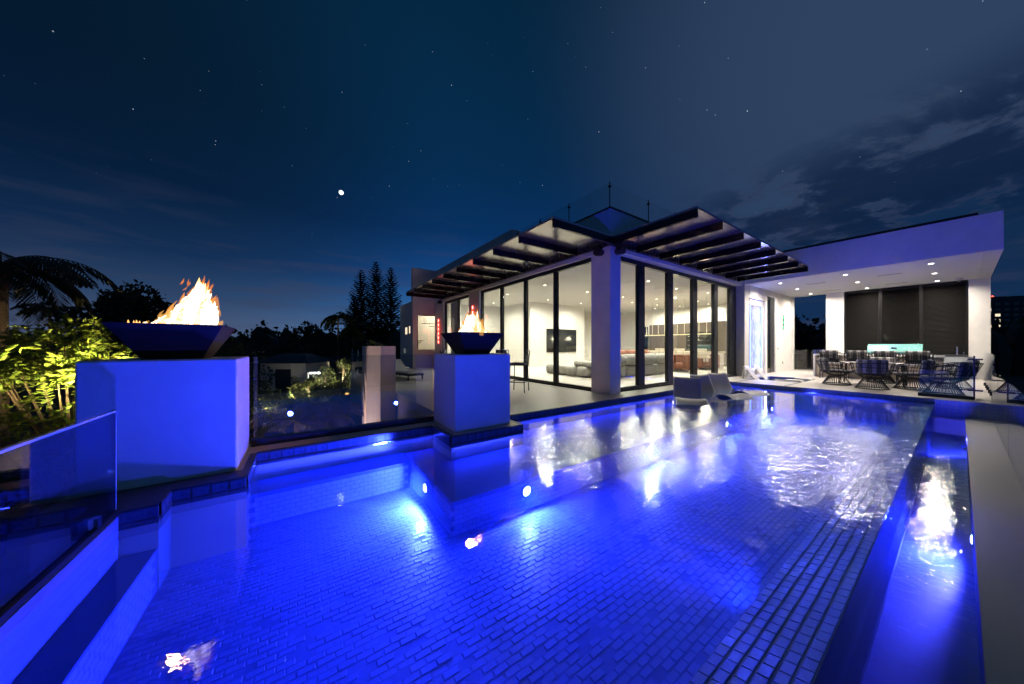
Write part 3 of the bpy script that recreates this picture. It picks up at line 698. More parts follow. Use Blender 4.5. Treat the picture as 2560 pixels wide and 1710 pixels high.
# louvred shutters
for k in range(3):
    y1 = 3.06 - k * 1.08; y0 = y1 - 1.075
    sh = MB().box(21.0, 21.08, y0, y0 + .05, .851, 3.774).box(21.0, 21.08, y1 - .05, y1, .851, 3.774).box(21.0, 21.08, y0 + .05, y1 - .05, 3.66, 3.774).box(21.0, 21.08, y0 + .05, y1 - .05, .851, .90).build('shutter', 'slat_black', pv)
    MB().box(21.07, 21.079, y0 + .05, y1 - .05, .90, 3.66).build('backing', 'slat_black', sh)
    for i in range(56):
        z = .92 + i * .049; MB().add([(21.012, y0 + .05, z), (21.012, y1 - .05, z), (21.06, y1 - .05, z + .043), (21.06, y0 + .05, z + .043), (21.02, y0 + .05, z - .004), (21.02, y1 - .05, z - .004)], [(0, 1, 2, 3), (4, 5, 1, 0)]).build('slat', 'slat_black', sh)
# right pillar block and base
MB().box(15.6, 20.999, -.645, -.56, 0, .001 + .0).build('edge_strip', 'coping_dark', pv)
# recessed lights and air slots in the pavilion ceiling
def downlight(x, y, z, label, group, energy, rad=.085, m_='lamp_white', col=(1, .90, .76), ang=168):
    o = thing('downlight', label, 'ceiling light', (x, y, z), group=group)
    MB().lathe([(rad * .62, -.001), (rad, -.001), (rad, -.008), (rad * .66, -.006)], 0, 0, 14).build('trim', 'ceiling_paint', o)
    MB().lathe([(rad * .64, -.004), (rad * .60, -.010), (.002, -.011)], 0, 0, 14).build('bulb', m_, o)
    if energy: lamp('SPOT', (0, 0, -.03), energy, col, o, .06, (0, 0, -1), ang, .8)
    return o
names = ['front', 'middle', 'rear']
for i, x in enumerate((15.95, 18.2, 20.4)):
    for j, (y, side) in enumerate(((4.10, 'nearest the water wall'), (2.30, 'in the centre row'), (.50, 'nearest the open end'))):
        downlight(x, y, 3.774, f'{names[i]} recessed ceiling light of the pavilion {side}', 'recessed lights in the pavilion ceiling', 340)
for x, y, lab in ((17.2, 1.42, 'air slot in pavilion ceiling between front and middle lights'), (19.85, 1.45, 'air slot in pavilion ceiling above the grill'), (20.75, 1.12, 'thin air slot in pavilion ceiling close to the shutters'), (17.2, 3.3, 'air slot in pavilion ceiling towards the water wall'), (19.95, 3.3, 'rear air slot in pavilion ceiling towards the dark opening')):
    o = MB().box(-.05, .05, -.28, .28, -.006, -.001).build('air_slot', 'wood_pale', None, (x, y, 3.774)); tag(o, lab, 'air vent', 'ceiling air slots')
o = thing('security_camera', 'small white dome camera under the pavilion ceiling near the right pillar', 'camera', (20.3, .02, 3.774))
MB().lathe([(.09, 0), (.09, -.05), (.06, -.06)], 0, 0, 12).build('mount', 'resin_white', o); MB().lathe([(.065, -.06), (.05, -.10), (.015, -.12)], 0, 0, 12).build('dome', 'resin_grey', o)
# lit water wall in its niche
ww = thing('water_wall', 'tall stone water wall lit electric blue beside the white loungers', 'water wall', (15.55, 5.0, 0))
MB().box(0, 1.25, -.02, .018, .24, 2.98).build('stone_panel', 'water_stone', ww)
MB().box(-.02, 1.27, -.06, .018, .16, .238).build('trough', 'stucco', ww)
for x in (-.03, 1.262): MB().box(x, x + .018, -.045, -.012, .25, 2.98).build('led_strip', 'led_blue', ww)
MB().box(.1, 1.15, -.05, -.03, .239, .252).build('led_strip', 'lens_blue', ww)
for x, sg, en in ((-.02, 1, 26), (1.27, -1, 40)):
    d = bpy.data.lights.new('strip', 'AREA'); d.shape = 'RECTANGLE'; d.size = .03; d.size_y = 2.7; d.energy = en; d.color = (.16, .22, 1)
    l = bpy.data.objects.new('strip', d); C.objects.link(l); l.parent = ww; l.location = (x, -.16, 1.6); l.rotation_euler = (-Vector((sg * .75, .66, 0))).to_track_quat('Z', 'Y').to_euler(); l.rotation_euler = Matrix((Vector((0, 0, 1)).cross(-Vector((sg * .75, .66, 0)).normalized()), Vector((0, 0, 1)), -Vector((sg * .75, .66, 0)).normalized())).transposed().to_euler()

# ------------------------------------------------------------------ living room
k = 0
spots = [(8.4, 9.8, 'above the low sofa by the west glass'), (11.2, 12.8, 'near the television'), (11.1, 9.9, 'over the middle of the living room'), (13.8, 12.8, 'right of the television'), (13.8, 9.9, 'just right of the corner column'),
         (15.9, 10.8, 'over the rear of the kitchen island'), (15.9, 9.3, 'over the kitchen island'), (18.2, 10.6, 'over the kitchen aisle'), (19.8, 11.7, 'at the rear of the kitchen'), (13.7, 7.1, 'above the rust chair'), (19.9, 10.1, 'over the oven wall'),
         (16.0, 6.8, 'over the cream stools'), (20.3, 8.6, 'by the far cabinets'), (18.5, 8.4, 'between island and ovens'), (8.4, 12.6, 'near the second mullion of the west glass'), (9.4, 15.6, 'in the bay behind the small window'), (8.0, 14.6, 'close inside the small window'), (8.6, 7.3, 'inside the glass corner'), (11.2, 6.9, 'inside the pool-side glass')]
for x, y, where in spots: downlight(x, y, 3.779, f'round living room downlight {where}', 'living room downlights', 430, .075, 'lamp_warm', (1, .93, .82), 172)
tv = thing('television', 'large black wall television in the living room', 'television', (13.36, 13.995, 1.565))
MB().box(-1.24, 1.24, -.05, 0, -.71, .71).build('bezel', 'frame_black', tv); MB().box(-1.22, 1.22, -.056, -.051, -.69, .69).build('screen', 'tv_black', tv)
o = MB().box(14.55, 14.9, 13.97, 13.999, .55, 1.05).build('wall_grille', 'ceiling_paint'); tag(o, 'pale square speaker grille on the wall below the television', 'grille')
# white sectional
sf = thing('sectional_sofa', 'long low cream boucle sectional sofa with rounded cushions behind the glass', 'sofa', (0, 0, .03))
for i in range(4): MB().rbox(8.85, 9.80, 7.95 + i * .60, 8.53 + i * .60, .02, .42, .13, 4).build('seat', 'boucle', sf, smooth=True)
MB().rbox(8.95, 9.55, 7.7, 8.75, .42, .62, .095, 4).build('armrest', 'boucle', sf, smooth=True)
for i in range(4):
    x0 = 9.2 + i * 1.02; MB().rbox(x0, x0 + 1.0, 7.15, 8.2, .02, .46, .13, 4).build('seat', 'boucle', sf, smooth=True)
    MB().rbox(x0 + .02, x0 + .98, 7.10, 7.55, .47, .90, .18, 5).build('backrest', 'boucle', sf, smooth=True)
rs = thing('rust_sofa', 'rust coloured sofa whose back shows above the cream sectional', 'sofa', (0, 0, .03))
for i in range(3): MB().rbox(13.2 + i * 1.05, 14.22 + i * 1.05, 9.9, 10.4, .35, 1.0, .18, 4).build('backrest', 'rust_fabric', rs, smooth=True)
MB().rbox(13.2, 16.35, 9.1, 9.95, .05, .42, .12, 3).build('seat', 'rust_fabric', rs, smooth=True)
for i, (x, y, lab) in enumerate(((14.75, 7.45, 'rust coloured rounded armchair inside the pool-side glass'), (17.1, 7.3, 'darker rust armchair farther back beside the kitchen island'))):
    ch = thing('armchair', lab, 'armchair', (x, y, .03), .3, 'rust armchairs')
    n = 20; out, inn = [], []
    rings = []
    for z, r0 in ((.10, .46), (.14, .52), (.45, .55), (.74, .54), (.80, .50)):
        rings.append([(r0 * math.cos(q) * 1.02, r0 * math.sin(q), z) for q in [math.radians(200 + 320 * k / n) for k in range(n + 1)]])
    for z, r0 in ((.80, .44), (.74, .41), (.40, .40)):
        rings.append([(r0 * math.cos(q) * 1.02, r0 * math.sin(q), z) for q in [math.radians(200 + 320 * k / n) for k in range(n + 1)]])
    MB().loft(rings, closed=False).build('shell', 'rust_fabric', ch, smooth=True)
    MB().rbox(-.40, .40, -.38, .40, .14, .42, .10, 3).build('seat', 'rust_fabric', ch, smooth=True); MB().lathe([(.36, 0), (.36, .10)], 0, 0, 16).build('plinth', 'frame_black', ch)
# kitchen
kt = thing('kitchen_cabinets', 'tall dark wood kitchen cabinets on the rear wall', 'cabinets', (20.2, 7.4, .03))
for i in range(8): MB().box(0, .6, i * .62 + .004, i * .62 + .616, .08, 2.66).build('cabinet', 'wood_dark', kt)
MB().box(-.012, -.001, .70, 2.45, 1.0, 2.05).build('oven', 'oven_black', kt)
for z in (1.25, 1.55, 1.8): MB().box(-.03, -.013, .8, 2.35, z, z + .02).build('oven_handle', 'chrome', kt)
il = thing('kitchen_island', 'long white kitchen island with cream top', 'island', (16.9, 6.9, .03))
MB().box(0, 1.1, 0, 4.6, .05, .86).build('base', 'plaster', il); MB().box(-.06, 1.16, -.06, 4.66, .861, .92).build('top', 'cream', il)
for i, (y, lab) in enumerate(((7.2, 'cream moulded bar stool at the near end of the island'), (8.25, 'second cream bar stool along the island'), (9.3, 'third cream bar stool along the island'))):
    b = thing('island_stool', lab, 'stool', (16.45, y, .03), 0, 'cream island stools')
    MB().rbox(-.25, .25, -.25, .25, .60, .70, .045, 3).build('seat', 'cream', b, smooth=True)
    MB().box(-.27, -.21, -.25, .25, .96, 1.08).box(-.27, -.21, -.25, -.13, .701, .959).box(-.27, -.21, .13, .25, .701, .959).box(-.27, -.21, -.129, .129, .701, .80).build('backrest', 'cream', b)
    for sx_ in (-.2, .2):
        for sy_ in (-.2, .2): MB().tube([(sx_, sy_, 0), (sx_ * .9, sy_ * .9, .60)], .016, 6).build('leg', 'frame_black', b)
pn = thing('linear_pendant', 'long thin glowing pendant bar hung on glass rods over the island', 'pendant lamp', (17.2, 6.9, 0))
MB().box(-.03, .03, 0, 4.3, 1.84, 1.89).build('light_bar', 'led_line', pn)
for i in range(12):
    y = .1 + i * .37; MB().tube([(0, y, 1.89), (0, y, 3.775)], .014, 5).build('rod', 'cream', pn)
for y in (.5, 2.1, 3.8): lamp('POINT', (-.06, y, 1.80), 60, (1, .85, .6), pn, .12)
o = MB().box(20.17, 20.19, 12.45, 13.2, .9, 2.6).build('kitchen_window', 'tv_black'); tag(o, 'narrow dark kitchen window at the rear left of the island', 'window')

# ------------------------------------------------------------------ dining terrace furniture
def rattan_chair(loc, face, label):
    o = thing('rattan_chair', label, 'chair', loc, math.atan2(face[1], face[0]), 'black rattan chairs round the dining table'); o.scale = (.9, .9, .95)
    b = MB(); n = 40
    for k in range(n):
        q = 2 * math.pi * k / n
        prof = [(.37, .012), (.29, .14), (.215, .27), (.20, .32), (.27, .38), (.39, .43)]
        b.tube([(r_ * math.cos(q), r_ * math.sin(q), z) for r_, z in prof], .0065, 4)
    b.build('base', 'rattan', o)
    for r_, z in ((.375, .012), (.20, .32), (.40, .44)):
        MB().tube([(r_ * math.cos(2 * math.pi * k / 28), r_ * math.sin(2 * math.pi * k / 28), z) for k in range(29)], .016, 6).build('ring', 'rattan', o)
    MB().lathe([(.36, .43), (.40, .46), (.37, .495), (.02, .50)], .02, 0, 22).build('seat', 'cushion_dark', o, smooth=True)
    # wrap-round back, open to the front (+x)
    ang = [R(62 + 236 * k / 16) for k in range(17)]
    for z, r_, g_ in ((.56, .43, 0), (.66, .455, .02), (.79, .48, .05)):
        MB().tube([(r_ * math.cos(q) - g_, r_ * math.sin(q), z - .10 * max(0, math.cos(q)) - .0 * z) for q in ang], .017 if z > .7 else .011, 6).build('back_rail', 'rattan', o)
    sp = MB()
    for q in ang: sp.tube([(.40 * math.cos(q), .40 * math.sin(q), .44), (.455 * math.cos(q) - .02, .455 * math.sin(q), .66 - .1 * max(0, math.cos(q))), (.48 * math.cos(q) - .05, .48 * math.sin(q), .79 - .1 * max(0, math.cos(q)))], .009, 4)
    sp.build('back_spindles', 'rattan', o)
    cu = MB(); rings = []
    for k in range(11):
        q = R(128 + 104 * k / 10); rr = []
        for dr, z in ((0, .50), (.0, .86), (-.035, .90), (-.08, .87), (-.10, .52)): rr.append(((.43 + dr) * math.cos(q) - .045 * (z - .5) / .4, (.43 + dr) * math.sin(q), z))
        rings.append(rr)
    cu.loft(rings); cu.build('cushion', 'stripe_cushion_y', o, smooth=False)
    return o
rattan_chair((14.40, 2.28, 0), (.35, -1), 'rattan chair at the left end of the dining table, facing right')
rattan_chair((13.78, 1.46, 0), (1, .1), 'rattan chair with its striped back to the pool in front of the table')
rattan_chair((14.62, .80, 0), (.15, 1), 'rattan chair right of the table, second from the pool edge gate')
rattan_chair((13.52, .24, 0), (.1, 1), 'rattan chair nearest the glass gate, tinted blue by the trough')
rattan_chair((15.75, .10, 0), (-.1, 1), 'rattan chair farthest right, half hidden behind the chair by the gate')
rattan_chair((16.25, 1.52, 0), (-1, 0), 'rattan chair behind the dining table, only its striped top showing')
tb = thing('dining_table', 'long oval grey dining table among the rattan chairs', 'table', (15.28, 1.62, 0))
MB().loft([[(.56 * math.cos(q) * k_, .98 * math.sin(q) * k_, z) for q in [2 * math.pi * i / 40 for i in range(40)]] for k_, z in ((.97, .655), (1, .67), (1, .69), (.985, .70))]).build('top', 'table_top', tb)
for sx_ in (-.32, .32):
    for sy_ in (-.62, .62): MB().tube([(sx_ * 1.12, sy_ * 1.08, 0), (sx_, sy_, .656)], [.018, .026], 8).build('leg', 'frame_black', tb)
def bar_chair(loc, face, label, group, cushion='stripe_cushion_y'):
    o = thing('bar_chair', label, 'bar chair', loc, math.atan2(face[1], face[0]), group)
    for sx_ in (-.2, .2):
        for sy_ in (-.24, .24): MB().tube([(sx_ * 1.05, sy_ * 1.05, 0), (sx_, sy_, .66)], .014, 6).build('leg', 'frame_black', o)
    for a, b in (((-.2, -.24), (-.2, .24)), ((.2, -.24), (.2, .24)), ((-.2, -.24), (.2, -.24)), ((-.2, .24), (.2, .24))): MB().tube([(a[0], a[1], .30), (b[0], b[1], .30)], .010, 5).build('footrest', 'frame_black', o)
    MB().rbox(-.24, .24, -.28, .28, .64, .70, .025, 2).build('seat', 'rattan', o); MB().rbox(-.21, .24, -.25, .25, .70, .77, .032, 2).build('seat_cushion', 'cushion_dark', o)
    bk = MB()
    for k in range(11):
        y = -.29 + .058 * k; bk.tube([(-.22, y, .70), (-.27, y * 1.04, 1.00)], .010, 4)
    for z in (.78, .88, .99): bk.tube([(.05, -.31, z - .08), (-.20, -.31, z), (-.26, -.28, z), (-.26, .28, z), (-.20, .31, z), (.05, .31, z - .08)], .012, 5)
    bk.build('backrest', 'rattan', o)
    MB().rbox(-.235, -.15, -.25, .25, .76, 1.08, .035, 3).build('back_cushion', cushion, o, smooth=False)
    return o
for y, lab in ((2.85, 'bar chair with striped cushion, leftmost of the four at the counter'), (2.14, 'bar chair with striped cushion, second from left at the counter'), (1.47, 'bar chair with striped cushion, third from left at the counter'), (.79, 'bar chair with striped cushion, rightmost of the four at the counter')):
    bar_chair((16.95, y, 0), (1, 0), lab, 'striped bar chairs at the outdoor counter')
bc = thing('bar_counter', 'outdoor bar counter clad in pale wood with white top and end slab', 'counter', (17.40, .30, 0))
for i in range(12): MB().box(0, .02, i * .252, i * .252 + .248, .02, .86).build('plank', 'wood_pale', bc)
MB().box(.021, .55, 0, 3.03, 0, .86).build('body', 'stucco', bc); MB().box(-.06, .62, -.02, 3.05, .861, .915).build('top', 'resin_white', bc); MB().box(-.06, .62, 3.051, 3.11, 0, .915).build('end_slab', 'resin_white', bc)
kc = thing('grill_counter', 'white outdoor kitchen counter under the shutters', 'counter', (20.25, -.16, 0))
MB().box(0, .74, 0, 3.22, .05, .85).build('body', 'stucco', kc); MB().box(-.03, .74, 0, 3.22, .851, .90).build('top', 'coping_dark', kc)
for i, m_ in enumerate(('resin_white', 'wood_pale', 'resin_white', 'resin_white', 'resin_white')): MB().box(-.02, -.001, .05 + i * .63, .65 + i * .63, .10, .80).build('door', m_, kc)
gr = thing('grill', 'large turquoise built-in gas grill with closed hood on the counter', 'grill', (20.32, 1.56, .901))
def hood(w): return [[(.60, -w, 0), (.60, w, 0)]]
MB().loft([[(0, y, .02), (.0, y, .10), (.10, y, .34), (.22, y, .42), (.56, y, .42), (.60, y, .30), (.60, y, .02)] for y in (-.72, .72)]).build('hood', 'teal_paint', gr)
MB().box(-.03, .60, -.76, .76, 0, .02).build('control_panel', 'chrome', gr)
MB().tube([(-.05, -.62, .11), (-.05, .62, .11)], .014, 8).build('handle', 'chrome', gr)
MB().loft([[(.055 + .1 * z_ - .012, .09 * math.cos(q), .25 + .035 * math.sin(q)) for q in [2 * math.pi * i / 16 for i in range(16)]] for z_ in (0, .1)]).build('badge', 'chrome', gr)
for y in (-.66, .66):
    for z in (.14, .24, .33): MB().lathe([(.014, z), (.014, z + .02), (.004, z + .026)], .03 + z * .2, y, 6).build('bolt', 'chrome', gr)
fc = thing('faucet', 'chrome faucet on the outdoor counter near the right pillar', 'faucet', (20.55, .06, .901))
MB().tube([(0, 0, 0), (0, 0, .26), (-.03, 0, .30), (-.12, 0, .30), (-.14, 0, .26)], .016, 8).build('spout', 'chrome', fc); MB().tube([(0, -.14, 0), (0, -.14, .07), (-.05, -.14, .10)], .012, 6).build('lever', 'chrome', fc); MB().box(-.03, .03, -.18, .04, 0, .012).build('deck_plate', 'chrome', fc)
for x, z, lab in ((18.9, 1.12, 'pair of white switches on the side wall below the green light'), (19.6, .42, 'small white socket low on the side wall by the dark opening')):
    o = MB().box(-.06, .06, -.008, 0, -.06, .06).box(-.04, -.01, -.012, -.0081, -.04, .04).box(.01, .04, -.012, -.0081, -.04, .04).build('wall_switch', 'resin_grey', None, (x, 4.949, z)); tag(o, lab, 'switch')

# ------------------------------------------------------------------ loungers
def s_lounger(loc, face, label, m_, group, w=.66, prof=None, legs=False):
    o = thing('lounger', label, 'lounger', loc, math.atan2(face[1], face[0]), group)
    prof = prof or [(-.74, .72), (-.70, .66), (-.60, .46), (-.50, .27), (-.38, .13), (-.20, .06), (0, .10), (.20, .22), (.34, .30), (.50, .315), (.66, .275), (.82, .20), (.92, .15)]
    n = len(prof); th_ = .030; rings = []
    for sgn in (-1, -.9, -.45, 0, .45, .9, 1):
        ring = []; dip = .030 * (1 - sgn * sgn)
        for (u, z) in prof: ring.append((u, sgn * w / 2, z - dip + (0 if abs(sgn) < 1 else -.012)))
        for (u, z) in reversed(prof): ring.append((u, sgn * w / 2, z - dip - th_ + (0 if abs(sgn) < 1 else .012)))
        rings.append(ring)
    MB().loft(rings).build('shell', m_, o, smooth=True)
    if legs:
        for sy_ in (-w / 2 + .03, w / 2 - .03):
            MB().tube([(-.78, sy_, .60), (-.80, sy_, .30), (-.78, sy_, 0)], .035, 8).build('leg', m_, o); MB().tube([(.78, sy_, .18), (.82, sy_, 0)], .035, 8).build('leg', m_, o)
            MB().tube([(-.78, sy_, .02), (.82, sy_, .02)], .025, 6).build('runner', m_, o)
    else:
        for u in (-.34, .60): MB().box(u - .04, u + .04, -w / 2 + .06, w / 2 - .06, 0, .05).build('foot', m_, o)
    return o
s_lounger((8.18, 3.92, -.319), (-.86, -.5), 'grey in-pool lounger nearest the corner column, facing the camera', 'resin_grey', 'grey loungers standing in the shallow shelf')
s_lounger((9.62, 3.80, -.319), (-.42, -.9), 'grey in-pool lounger in the middle of the three', 'resin_grey', 'grey loungers standing in the shallow shelf')
s_lounger((10.72, 3.78, -.319), (-.45, -.9), 'grey in-pool lounger nearest the dining terrace', 'resin_grey', 'grey loungers standing in the shallow shelf')
deckp = [(-.80, .78), (-.76, .80), (-.68, .70), (-.52, .44), (-.34, .20), (-.18, .12), (.05, .14), (.35, .20), (.62, .26), (.74, .24), (.80, .16)]
s_lounger((14.35, 3.95, -.30), (.12, -1), 'white sculpted lounger at the side pool in front of the water wall', 'resin_white', 'white loungers at the side pool', .62, deckp, True)
s_lounger((15.25, 3.95, -.30), (.12, -1), 'white sculpted lounger at the side pool, the one farther from the pool', 'resin_white', 'white loungers at the side pool', .62, deckp, True)
for x, y, lab in ((14.28, 3.30, 'low white arched side table in the side pool nearest the dining chairs'), (15.2, 3.25, 'low white arched side table behind, at the far side of the side pool')):
    o = thing('side_table', lab, 'side table', (x, y, -.30), 0, 'white arched side tables')
    ring = [(-.24, 0), (-.24, .30), (-.20, .36), (.20, .36), (.24, .30), (.24, 0), (.19, 0), (.19, .28), (.16, .31), (-.16, .31), (-.19, .28), (-.19, 0)]
    q = MB(); n = len(ring)
    q.add([(-.2, u, z) for u, z in ring] + [(.2, u, z) for u, z in ring], [(i, (i + 1) % n, n + (i + 1) % n, n + i) for i in range(n)] + [(0, 1, 10, 11), (1, 2, 9, 10), (2, 3, 8, 9), (3, 4, 7, 8), (4, 5, 6, 7)] + [tuple(n + i for i in f_[::-1]) for f_ in ((0, 1, 10, 11), (1, 2, 9, 10), (2, 3, 8, 9), (3, 4, 7, 8), (4, 5, 6, 7))])
    q.build('arch', 'resin_white', o)

# ------------------------------------------------------------------ west terrace furniture
def tall_stool(loc, face, label, cush):
    o = thing('bar_stool', label, 'bar stool', loc, math.atan2(face[1], face[0]), 'bar stools on the west terrace')
    for sx_ in (-.19, .19):
        for sy_ in (-.19, .19): MB().tube([(sx_ * 1.15, sy_ * 1.15, 0), (sx_, sy_, .74)], .013, 6).build('leg', 'frame_black', o)
    MB().tube([(.215 * c_, .215 * s_, .27) for c_, s_ in ((1, 1), (-1, 1), (-1, -1), (1, -1), (1, 1))], .011, 5).build('footrest', 'frame_black', o)
    MB().rbox(-.23, .23, -.23, .23, .72, .79, .03, 2).build('seat', cush, o)
    bk = MB(); bk.tube([(-.20, -.22, .76), (-.25, -.22, 1.12), (-.25, .22, 1.12), (-.20, .22, .76)], .014, 6)
    for k in range(9): z = .82 + k * .026; bk.tube([(-.215 - .02 * k / 9, -.21, z), (-.215 - .02 * k / 9, .21, z + (.02 if k % 2 else -.01))], .009, 4)
    for k in range(7): y = -.18 + k * .06; bk.tube([(-.21, y, .80), (-.24, -y * .6, 1.06)], .007, 4)
    bk.build('backrest', 'rattan', o)
    if cush != 'cushion_dark': MB().rbox(-.20, -.13, -.20, .20, .84, 1.13, .03, 2).build('back_cushion', 'stripe_cushion_y', o)
    return o
tall_stool((4.95, 6.86, 0), (-.6, .8), 'black woven bar stool on the terrace just right of the small fire pedestal', 'cushion_dark')
tall_stool((3.62, 8.45, 0), (.8, -.5), 'striped bar stool behind the small fire bowl, left of its foot', 'stripe_cushion')
tall_stool((4.95, 7.95, 0), (-.8, -.3), 'striped bar stool behind the small fire bowl, right of its foot', 'stripe_cushion')
o = thing('bar_table', 'black bar table behind the small fire pedestal', 'table', (4.25, 7.55, 0))
MB().box(-.45, .45, -.45, .45, 1.0, 1.04).build('top', 'frame_black', o)
for sx_ in (-.4, .4):
    for sy_ in (-.4, .4): MB().box(sx_ - .02, sx_ + .02, sy_ - .02, sy_ + .02, 0, .999).build('leg', 'frame_black', o)
for x, y, lab in ((3.3, 12.2, 'white cushioned chaise seen through the glass fence beside the pillar wall'), (3.5, 14.6, 'second white cushioned chaise farther along the west terrace')):
    o = thing('chaise', lab, 'chaise', (x, y, 0), .2, 'chaises on the west terrace')
    MB().box(-.32, .32, -.95, .95, .16, .22).build('frame', 'frame_black', o)
    for sx_ in (-.28, .28):
        for sy_ in (-.9, .9): MB().box(sx_ - .02, sx_ + .02, sy_ - .02, sy_ + .02, 0, .16).build('leg', 'frame_black', o)
    MB().rbox(-.31, .31, -.93, .45, .221, .32, .04, 2).build('seat_cushion', 'resin_white', o)
    MB().loft([[(sx_, .42, .24), (sx_, .95, .62), (sx_, .90, .70), (sx_, .38, .33)] for sx_ in (-.31, .31)]).build('back_cushion', 'resin_white', o)
pw = MB().box(1.72, 2.10, 8.53, 11.4, -3.3, 1.24).build('pillar_wall', 'stucco'); tag(pw, 'freestanding white wall block beyond the glass fence', 'wall')
fw = thing('glass_fence', 'glass fence with slim posts along the far west terrace edge', 'glass fence', (2.14, 11.5, 0))
for i in range(3): glass_panel(fw, -.006, .006, i * 1.9 + .05, i * 1.9 + 1.85, .05, 1.05)
for i in range(4): MB().box(-.02, .02, i * 1.9 - .02, i * 1.9 + .02, 0, 1.08).build('post', 'chrome', fw)

# ------------------------------------------------------------------ vegetation helpers
def leaf(mb, p, d, up, L, Wd, oval=True):
    d = d.normalized(); s_ = d.cross(up)
    if s_.length < 1e-3: s_ = d.cross(Vector((1, 0, .3)))
    s_ = s_.normalized() * Wd / 2; n = s_.cross(d).normalized() * Wd * .18
    if oval: mb.add([p, p + d * L * .3 + s_ * .85 + n, p + d * L * .65 + s_ + n, p + d * L, p + d * L * .65 - s_ + n, p + d * L * .3 - s_ * .85 + n], [(0, 1, 2, 3), (0, 3, 4, 5)])
    else: mb.add([p - s_ * .4, p + s_ * .4, p + d * L * .6 + s_ + n, p + d * L, p + d * L * .6 - s_ + n], [(0, 1, 2, 3, 4)])
def rv(rnd): return Vector((rnd.gauss(0, 1), rnd.gauss(0, 1), rnd.gauss(0, 1))).normalized()
def leafy(rnd, mb, centres, n, L, jit=.35):
    for i in range(n):
        c, r_ = rnd.choice(centres); q = rv(rnd); p = Vector(c) + q * r_ * rnd.uniform(.35, 1.05) ** .6
        d = (q + rv(rnd) * .9 + Vector((0, 0, -.15))); k_ = L * rnd.uniform(.6, 1.3)
        leaf(mb, p, d, rv(rnd), k_, k_ * .55)
def tree(name, loc, label, h, spread, seed, m_='leaf_dark', n=1500, L=.22, group=None, trunk=.10, crown0=.35, cat='tree', nb=14):
    rnd = random.Random(seed); o = thing(name, label, cat, loc, group=group)
    tr_ = MB(); tr_.tube([(0, 0, 0), (rnd.uniform(-.05, .05) * h, rnd.uniform(-.03, .03) * h, h * .35), (rnd.uniform(-.06, .06) * h, rnd.uniform(-.06, .06) * h, h * .8)], [trunk, trunk * .75, trunk * .25], 7)
    cs = []
    for i in range(nb):
        q = rnd.uniform(0, 6.28); u = rnd.uniform(0, 1); z = h * (crown0 + (1 - crown0) * u * .92); rr = spread * (math.sin(math.pi * min(1, .18 + u * .78))) * rnd.uniform(.45, .95)
        e_ = (rr * math.cos(q), rr * math.sin(q), z); cs.append((e_, spread * rnd.uniform(.25, .45)))
        tr_.tube([(0, 0, z * .62), (e_[0] * .5, e_[1] * .5, z * .85), e_], [trunk * .4, trunk * .25, trunk * .08], 5)
    tr_.build('trunk', 'bark', o)
    cr = MB(); leafy(rnd, cr, cs, n, L); cr.build('crown', m_, o, kind='stuff')
    return o
def palm(name, loc, label, h, fl, seed, nf=18, m_='leaf_palm', lean=(0, 0), wid=.05, nl=26, cat='palm tree', trunk=.13, up=.7):
    rnd = random.Random(seed); o = thing(name, label, cat, loc)
    if h > .3: MB().tube([(0, 0, 0), (lean[0] * .3, lean[1] * .3, h * .4), (lean[0], lean[1], h)], [trunk * 1.2, trunk * .85, trunk * .75], 9).build('trunk', 'bark', o)
    for i in range(nf):
        q = i * 2.399 + rnd.uniform(-.2, .2); e0 = rnd.uniform(-.25, 1.15) * up; L = fl * rnd.uniform(.8, 1.1); p = Vector((lean[0], lean[1], h)); pts = [p]; a = e0
        fm = MB(); dirh = Vector((math.cos(q), math.sin(q), 0))
        for k in range(12):
            p = p + (dirh * math.cos(a) + Vector((0, 0, math.sin(a)))) * L / 12; pts.append(p); a -= .13 + .05 * rnd.random()
        fm.tube(pts, [.022 * (1 - k / 14) for k in range(13)], 4)
        sd = dirh.cross(Vector((0, 0, 1)))
        for k in range(nl):
            u = (k + 1.5) / (nl + 2); j = min(11, int(u * 12)); pp = pts[j].lerp(pts[j + 1], u * 12 - j); tg = (pts[j + 1] - pts[j]).normalized()
            ll = fl * .30 * math.sin(math.pi * (.12 + u * .84)) * rnd.uniform(.85, 1.1)
            for s_ in (-1, 1): leaf(fm, pp, sd * s_ + tg * .75 + Vector((0, 0, -.55 - .3 * rnd.random())), Vector((0, 0, 1)), ll, wid, False)
        fm.build('frond', m_, o)
    return o
